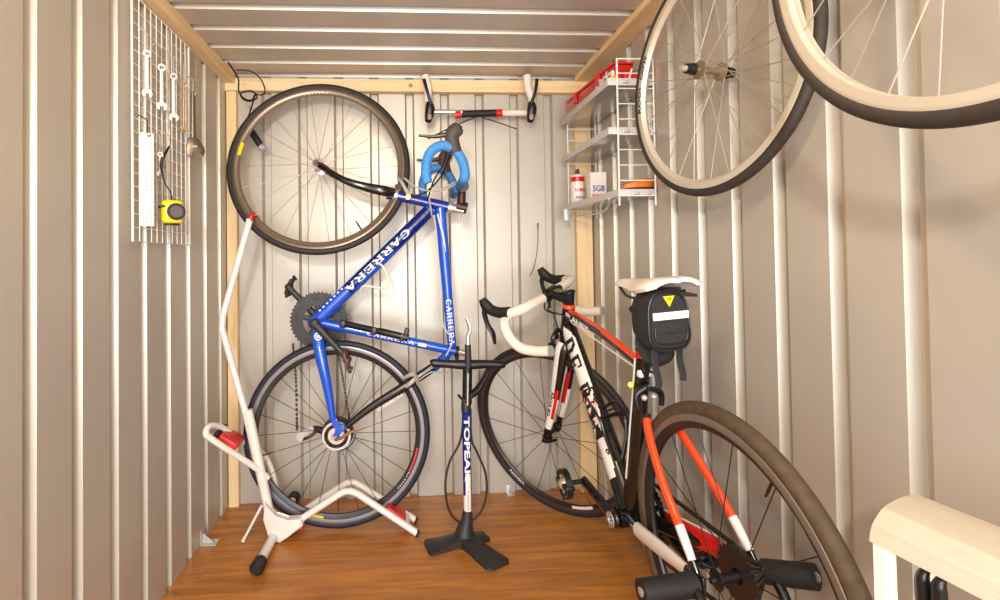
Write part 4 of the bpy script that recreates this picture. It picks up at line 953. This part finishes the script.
c = at(603, 196, Y=1.80); c.z = z3; c.x = max(c.x, x2+.03)
pk = thing('flat_packet', c, 'flat pink and red packet lying in front of the white carton', 'packet')
f = B(); box(f, c+V((-.028, -.04, .0005)), c+V((.03, .05, .012)), .003); obj('packet_body', f, mat('pink wrapper', (236, 190, 186), .5), pk)
f = B(); box(f, c+V((-.022, -.0415, .004)), c+V((.022, -.0398, .009)), .0004); obj('label', f, RED, pk)
c = at(645, 190, Y=YA+.05); c.z = z3; c.x = min(c.x, WR-.035)
br = thing('brush', c, 'orange-backed scrubbing brush with dark bristles on the bottom shelf', 'brush')
f = B(); rows = []
for t, w, h in ((-.055, .008, .022), (-.045, .018, .030), (-.01, .024, .042), (.03, .024, .045), (.05, .018, .040), (.056, .010, .030)):
    rows.append([f.verts.new(c+V((t, w*math.cos(a), h if math.sin(a) > 0 else h*.0+.020+(h-.022)*.2*(1)))+V((0, 0, .006*math.sin(a)))) for a in [2*PI*k/16 for k in range(16)]])
for A, C in zip(rows, rows[1:]):
    for k in range(16): f.faces.new((A[k], A[(k+1) % 16], C[(k+1) % 16], C[k]))
f.faces.new(rows[0]); f.faces.new(rows[-1][::-1]); obj('brush_back', f, mat('orange plastic', (232, 120, 28), .4), br)
f = B()
for i in range(12):
    for j in range(5): q = c+V((-.042+.0082*i, -.014+.007*j, .001)); sweep(f, [q, q+V((0, 0, .024))], .003, 6)
obj('bristles', f, mat('dark bristles', (64, 40, 34), .8), br)
face = V((.55, -.83, 0)).normalized(); sd_ = V((.83, .55, 0)).normalized()
# ------------------------------------------------------------------ wire grid and tools on the left wall
GX = WL+.012; gy0, gy1, gz0, gz1 = at(132.5, 240, X=GX).y, at(189.5, 245, X=GX).y, at(132.5, 241, X=GX).z, 1.672
grid = thing('wire_grid', (GX, 1.58, gz0), 'white wire grid panel hanging on the left wall below the pine batten', 'wire grid')
f = B(); c4 = [V((GX, gy0, gz0)), V((GX, gy1, gz0)), V((GX, gy1, gz1)), V((GX, gy0, gz1))]
sweep(f, c4, .0032, 8, 0, closed=True); obj('border', f, WIREW, grid)
f = B()
for k in range(1, 11): y = gy0+(gy1-gy0)*k/11; sweep(f, [V((GX+.002, y, gz0)), V((GX+.002, y, gz1))], .0015, 6)
for k in range(1, 18): z = gz0+(gz1-gz0)*k/18; sweep(f, [V((GX-.001, gy0, z)), V((GX-.001, gy1, z))], .0015, 6)
obj('mesh', f, WIREW, grid)
TX = GX+.022
def g_(x, y, dx=0.): return at(x, y, X=TX+dx)
def hookwire(bm, y, z, drop): # S hook from the grid
    sweep(bm, [V((GX-.002, y, z+.008)), V((GX+.003, y, z+.013)), V((GX+.009, y, z+.008)), V((TX, y, z-.003)), V((TX, y, z-drop+.003)), V((TX+.005, y, z-drop-.004)), V((TX+.009, y, z-drop+.002))], .0015, 6, 4)
def wrench(x, ya, yb, w, label, group='spanners hanging on the wire grid', m=mat('polished spanner steel', (240, 236, 228), .3, .35)):
    w = w*.8; a, b = g_(x, ya), g_(x, yb); b.y = a.y; b.x = a.x; t = thing('spanner', a, label, 'spanner', group)
    L = (a-b).length; f = B(); hw_ = w
    disc(f, a-V((0, 0, w)), face, w, .005, 24, hole=w*.55)
    sweep(f, [a-V((0, 0, w*1.8)), b+V((0, 0, w*1.8))], [(w*.42, .0022), (w*.5, .0026)], 10, ref=tuple(face))
    # open jaw
    pts = []
    for ang in [-60+ (300/10)*k for k in range(11)]:
        pass
    jc = b+V((0, 0, w*1.0)); R_ = w*1.25; outer = [jc+sd_*math.sin(q)*R_-V((0, 0, -math.cos(q)*R_)) for q in [math.radians(-145+290*k/14) for k in range(15)]]
    inner = [jc+sd_*w*s1_+V((0, 0, w*z_)) for s1_, z_ in ((-.5, -.9), (-.5, .05), (.5, .05), (.5, -.9))]; outer = outer[::-1]; inner = inner
    poly_prism(f, outer+inner, face, .006); obj('spanner_body', f, m, t)
    f = B(); hookwire(f, a.y, a.z+.045, .055); obj('hook', f, ALU, t)
wrench(147, 50, 97, .012, 'slim spanner hanging first from the near edge of the wire grid')
wrench(161.5, 64, 110, .013, 'bright chrome spanner hanging second from the near edge of the wire grid')
wrench(173.5, 73, 121, .013, 'chrome spanner hanging third from the near edge of the wire grid')
wrench(183.5, 82, 132, .009, 'thin brass-toned spanner hanging fourth from the near edge of the wire grid', m=mat('brass tone', (176, 142, 92), .4, .6))
wrench(160, 152, 176, .008, 'short small spanner hanging low beside the white strip')
# adjustable wrench
a, b = g_(193, 92), g_(193, 150); b.y = a.y; b.x = a.x
aw = thing('adjustable_wrench', a, 'dark adjustable wrench with wide jaws hanging near the far edge of the wire grid', 'wrench')
f = B(); sweep(f, [a, a.lerp(b, .5), b+V((0, 0, .03))], [(.006, .003), (.007, .003), (.009, .004)], 10, 3, ref=tuple(face)); hd_ = b+V((0, 0, .012))
poly_prism(f, [hd_+sd_*y+V((0, 0, z)) for y, z in ((-.014, .028), (.012, .028), (.026, .012), (.036, -.012), (.030, -.030), (.022, -.012), (.008, -.004), (.0, -.010), (-.004, -.034), (-.018, -.030), (-.020, .0))], face, .009, bev=.0015)
obj('wrench_body', f, mat('tarnished steel', (128, 112, 98), .35, .8), aw)
f = B(); cyl(f, hd_+face*.003-sd_*.004, hd_+face*.003+sd_*.010, .006, 12); obj('thumb_wheel', f, CHROME, aw)
f = B(); hookwire(f, a.y, a.z+.04, .045); obj('hook', f, ALU, aw)
# small chain
a, b = g_(196, 62), g_(195, 135); b.y = a.y; b.x = a.x
f = B(); m = 26
for k in range(m):
    c = a.lerp(b, k/(m-1)); s = (1, 0, 0) if k % 2 else (0, 1, 0); u_, v_, n_ = frame(s)
    ring(f, c, V((0, 0, 1)), V(s).cross(V((0, 0, 1))), V(s), [(.0035+.0011*math.cos(q), .0011*math.sin(q)) for q in [2*PI*j/6 for j in range(6)]], 12)
tag(obj('chain', f, mat('dull chain', (196, 180, 150), .4, .6), origin=a), 'thin metal chain hanging at the far edge of the wire grid', 'chain')
# perforated strip
a, b = g_(147, 133), g_(147, 226); b.y = a.y; b.x = a.x
ps = thing('perforated_strip', b, 'white perforated strip hanging low on the near side of the wire grid', 'strip')
f = B(); obox(f, (a+b)/2, face, sd_, (0, 0, 1), (.003, .032, (a-b).length), .0006); so = obj('strip_body', f, WHITE, ps)
f = B()
for i in range(22):
    for j in (-1, 0, 1):
        if random.random() < .75: disc(f, V((a.x, a.y, b.z+.012+i*((a-b).length-.03)/21))+face*.0018+sd_*(j*.009), face, .0018, .0006, 10)
obj('holes', f, mat('grey marks', (150, 146, 142), .6), so)
f = B(); hookwire(f, a.y, a.z+.035, .04); obj('hook', f, BLACKP, ps)
# tape measure on a strap
c = at(172, 212, X=TX+.034); tm = thing('tape_measure', c, 'yellow tape measure with a black face hanging from a wrist strap', 'tape measure')
e1_, e2_ = V((.25, 1, 0)).normalized(), V((0, 0, 1)); n3 = V((-1, .25, 0))
n3 = V((1, -.25, 0)).normalized()*1
f = B(); obox(f, c, sd_, face, e2_, (.054, .034, .066), .012); obj('case', f, YEL, tm)
f = B(); cyl(f, c+face*.012+sd_*.008, c+face*.0175+sd_*.008, .024, 28); fd = obj('face_disc', f, BLACKP, tm)
f = B(); cyl(f, c+face*.0175+sd_*.008, c+face*.0185+sd_*.008, .016, 28); obj('face_label', f, mat('grey face', (84, 78, 76), .5), fd)
f = B(); obox(f, c-e2_*.034, sd_, face, e2_, (.035, .024, .006), .002); obj('foot', f, BLACKP, tm); f = B(); obox(f, c-sd_*.026+e2_*.014, sd_, face, e2_, (.014, .032, .006), .001); obj('lock_button', f, BLACKP, tm)
f = B(); tp = at(170, 146, X=TX+.004); sweep(f, [c+e2_*.033, c+e2_*.055+V((-.004, 0, 0)), V((TX+.012, c.y, c.z+.09)), V((TX+.006, c.y+.006, c.z+.14)), tp+V((0, 0, .0)), V((TX+.006, c.y-.006, c.z+.14)), V((TX+.012, c.y-.001, c.z+.09))], [(.003, .0015)]*7, 8, 5, ref=(1, 0, 0)); obj('wrist_strap', f, BLACK, tm)
f = B(); hookwire(f, tp.y, tp.z+.03, .03); obj('hook', f, ALU, tm)
# ------------------------------------------------------------------ handlebar hung at the top of the back wall
YH = D-.075
def w_(x, y, dy=0.): return at(x, y, Y=YH+dy)
hb = thing('handlebar', w_(477, 112), 'loose silver handlebar with white grips hung under the pine batten, black foam on its middle', 'handlebar')
f = B(); sweep(f, [w_(428, 112), w_(440, 112), w_(515, 113), w_(529, 113)], .0105, 14); obj('bar_tube', f, CHROME, hb)
f = B(); sweep(f, [w_(462, 114), w_(497, 113)], .0145, 18); obj('foam_grip', f, BLACK, hb)
f = B()
for a, b in (((455, 115), (461, 114.6)), ((496, 113.5), (502, 113))): f = B(); sweep(f, [w_(*a), w_(*b)], .016, 18); obj('red_collar', f, RED, hb)
f = B(); sweep(f, [w_(502, 113), w_(527, 113)], .0125, 14); obj('white_sleeve', f, WHITETAPE, hb)
for s, x in ((-1, 429), (1, 531)):
    f = B(); sweep(f, [w_(x, 113), w_(x+s*1, 100, -.03), w_(x+(-3 if s > 0 else -1), 88, -.04), w_(x-4, 76, -.035)], [.014, .015, .0155, .0165], 14, 5); obj('white_grip', f, WHITETAPE, hb)
    f = B(); sweep(f, [w_(x-1, 122, -.035), w_(x, 116, -.045), w_(x+1, 108, -.05), w_(x, 102, -.05)], [(.012, .012), (.017, .016), (.019, .016), (.012, .012)], 14, 4, ref=(0, 1, 0)); hdd = obj('brake_hood', f, BLACKP, hb)
    f = B(); cyl(f, w_(x+.5, 114, -.065), w_(x+.5, 119, -.055), .0085); obj('hood_cap', f, CHROME, hdd)
    f = B(); xs = (424, 431) if s < 0 else (537, 531); sweep(f, [w_(xs[1], 104, -.06), w_((xs[0]+xs[1])/2+(0 if s < 0 else 1.2), 92, -.065), w_(xs[0], 79, -.055)], [(.006, .005), (.006, .004), (.007, .004)], 10, 5, ref=(0, 1, 0)); obj('brake_lever', f, BLACKP, hb)
f = B(); sweep(f, [w_(428, 139, -.12), w_(452, 127, -.09), w_(477, 117, -.035), w_(487, 119, -.03), w_(517, 129, -.02)], .0024, 8, 6); obj('cable_housing', f, BLACK, hb)
# ------------------------------------------------------------------ loose bits
f = B(); sweep(f, [at(538, 223, Y=D-.008), at(538, 240, Y=D-.02), at(537, 252, Y=D-.025), at(534, 267, Y=D-.02), at(530, 276, Y=D-.008)], .0014, 6, 5)
sweep(f, [at(538, 223, Y=D-.008), at(538, 229, Y=D-.02)], .0022, 6)
tag(obj('wire', f, mat('rust red wire', (110, 60, 52), .5)), 'thin rust-coloured wire hooked on the back wall above the red and white bicycle', 'wire')
co = at(240, 88, Y=2.02)
cord = B(); P_ = [(228, 62, 1.95), (238, 78, 2.0), (239, 92, 2.02), (247, 100, 2.0), (257, 98, 1.98), (252, 91, 2.0), (241, 93, 2.03), (243, 99, 2.03), (251, 101, 2.02), (255, 95, 2.03), (250, 112, 2.05), (248, 122, 2.06), (256, 134, 2.07)]
sweep(cord, [at(x, y, Y=yy) for x, y, yy in P_], .003, 8, 6)
sweep(cord, [at(x, y, Y=yy) for x, y, yy in ((236, 70, 1.98), (250, 71, 2.0), (260, 78, 2.0), (265, 90, 2.0), (262, 95, 2.02), (256, 94, 2.03))], .0025, 8, 6)
tag(obj('cord', cord, BLACK), 'thin black cord looped from the batten in the back left corner', 'cord')
lt = thing('hand_torch', at(259, 140, Y=2.09), 'short black torch with a clear end hanging by the cord behind the upright wheel', 'torch')
f = B(); sweep(f, [at(251, 131, Y=2.09), at(261, 146, Y=2.09)], .0135, 16); obj('torch_body', f, BLACKP, lt)
f = B(); sweep(f, [at(261, 146, Y=2.09), at(264, 149, Y=2.09)], [.0145, .012], 16); obj('lens', f, mat('clear plastic', (214, 216, 222), .15, trans=.6), lt)
def bracket(c, label, sx, k=1.):
    t = thing('angle_bracket', c, label, 'bracket'); c = V(c)
    f = B(); box(f, c+V((-.018, -.022, .0)), c+V((.034, .022, .003)), .0008); box(f, c+V((-.018, -.022, 0)), c+V((-.015, .022, .05)), .0008)
    poly_prism(f, [c+V((-.015, 0, .003)), c+V((.02, 0, .003)), c+V((-.015, 0, .035))], (0, 1, 0), .003)
    if sx:
        bmesh.ops.rotate(f, verts=f.verts, cent=c, matrix=Matrix.Rotation(sx, 3, 'Z'))
    if k != 1: bmesh.ops.scale(f, verts=f.verts, vec=(k, k, k), space=Matrix.Translation(-c))
    obj('plate', f, ALU, t)
    f = B()
    d = Matrix.Rotation(sx, 3, 'Z') @ V((.024*k, .012*k, 0)) if sx else V((.024, .012, 0))
    sweep(f, [c+d+V((0, 0, .003*k)), c+d+V((0, 0, .006*k))], [.005, .003], 10); obj('screw', f, CHROME, t)
bracket((WL+.019, 1.90, 0), 'small metal angle bracket on the floor against the left wall', 0)
bracket((at(508, 489, Z=0).x, D-.013, 0), 'small metal angle bracket on the floor below the back wall, beside the front wheel', -PI/2, .62)
bracket((at(326, 496, Y=2.15).x, D-.013, 0), 'small metal angle bracket below the back wall, behind the bike stand', -PI/2, .62)
# ------------------------------------------------------------------ white cabinet at lower right
cab = thing('plastic_cabinet', (.67, .45, 0), 'white plastic cabinet with a rounded top in the lower right corner', 'cabinet')
ya, yb2 = .12, .660; xF, xK = .597, .665; zF, zK = .606, .651
prof = [(xF-.004, zF-.012), (xF-.001, zF+.004), (xF+.005, zF+.016), (xF+.018, zF+.031), (xF+.042, zK-.003), (xK-.006, zK), (xK, zK-.002)]
prof = [(q.x, q.z) for q in catmull([V((x, 0, z)) for x, z in prof], 5)]
f = B(); rows = []
for y in (ya, yb2): rows.append([f.verts.new(V((x, y, z))) for x, z in prof])
for k in range(len(prof)-1): f.faces.new((rows[0][k], rows[0][k+1], rows[1][k+1], rows[1][k]))
bmesh.ops.solidify(f, geom=f.faces[:], thickness=.006); obj('lid', f, CREAM, cab)
f = B(); box(f, (xK-.004, ya, zK-.02), (xK+.008, yb2-.045, zK-.004), .002); obj('rear_rail', f, CREAM, cab)
f = B(); pf = [V((xF+.002, 0, .002)), V((xF+.0, 0, zF-.01)), V((xF+.008, 0, zF+.016)), V((xF+.022, 0, zF+.030)), V((xF+.024, 0, zF+.020)), V((xF+.016, 0, zF-.02)), V((xF+.020, 0, .002))]
poly_prism(f, [v+V((0, yb2-.008, 0)) for v in pf], (0, 1, 0), .014); obj('side_panel', f, CREAM, cab)
f = B(); poly_prism(f, [v+V((0, ya+.008, 0)) for v in pf], (0, 1, 0), .014); obj('side_panel', f, CREAM, cab)
f = B(); box(f, (xF+.004, ya, .0), (xK-.004, yb2-.01, .02), .002); obj('bottom_panel', f, CREAM, cab)
for y in (ya+.008, yb2-.014):
    f = B(); box(f, (xK-.016, y-.006, .002), (xK-.002, y+.006, zK-.006), .002); obj('rear_post', f, CREAM, cab)
for ch in cab.children:
    for v in ch.data.vertices: v.co.x += .148*(yb2-(v.co.y+cab.location.y))
for cx_, cy_ in ((930, 563), (947, 571)):
    c = at(cx_, cy_, X=.618); y = c.y
    t = B(); sweep(t, [c, c+V((0, .006, -.012)), c+V((-.002, .008, -.022)), c+V((0, .010, -.034)), c+V((0, .010, -.07))], [(.006, .005), (.006, .005), (.010, .007), (.012, .008), (.010, .007)], 12, 4)
    tag(obj('hanging_clip', t, BLACKP, origin=c), 'black clip hanging inside the white cabinet, %s of the two' % ('farther' if cx_ < 940 else 'nearer'), 'clip', None)
# ------------------------------------------------------------------ light
def area(name, loc, target, size, power, col, shape='DISK'):
    l = bpy.data.lights.new(name, 'AREA'); l.shape = shape; l.size = size; l.energy = power; l.color = col
    o = bpy.data.objects.new(name, l); COL.objects.link(o); o.location = loc
    o.rotation_euler = (V(target)-V(loc)).to_track_quat('-Z', 'Y').to_euler(); return o
area('work_light', (-.24, -.6, 1.38), (-.05, 2.1, .95), .10, 22, (1, .94, .86))
area('ceiling_lamp', (-.10, .5, 1.66), (.05, 1.6, .3), .12, 7, (1, .77, .48))
area('doorway_daylight', (0.05, -1.28, .85), (0, 2, .95), 1.3, 74, (.90, .95, 1), 'SQUARE')
w = bpy.data.worlds.new('world'); bpy.context.scene.world = w; w.use_nodes = True
w.node_tree.nodes['Background'].inputs[0].default_value = (1, .93, .85, 1); w.node_tree.nodes['Background'].inputs[1].default_value = .25
sc = bpy.context.scene
sc.view_settings.view_transform = 'Standard'; sc.view_settings.look = 'None'; sc.view_settings.gamma = 1; sc.view_settings.exposure = -.18
sc.view_settings.use_curve_mapping = False
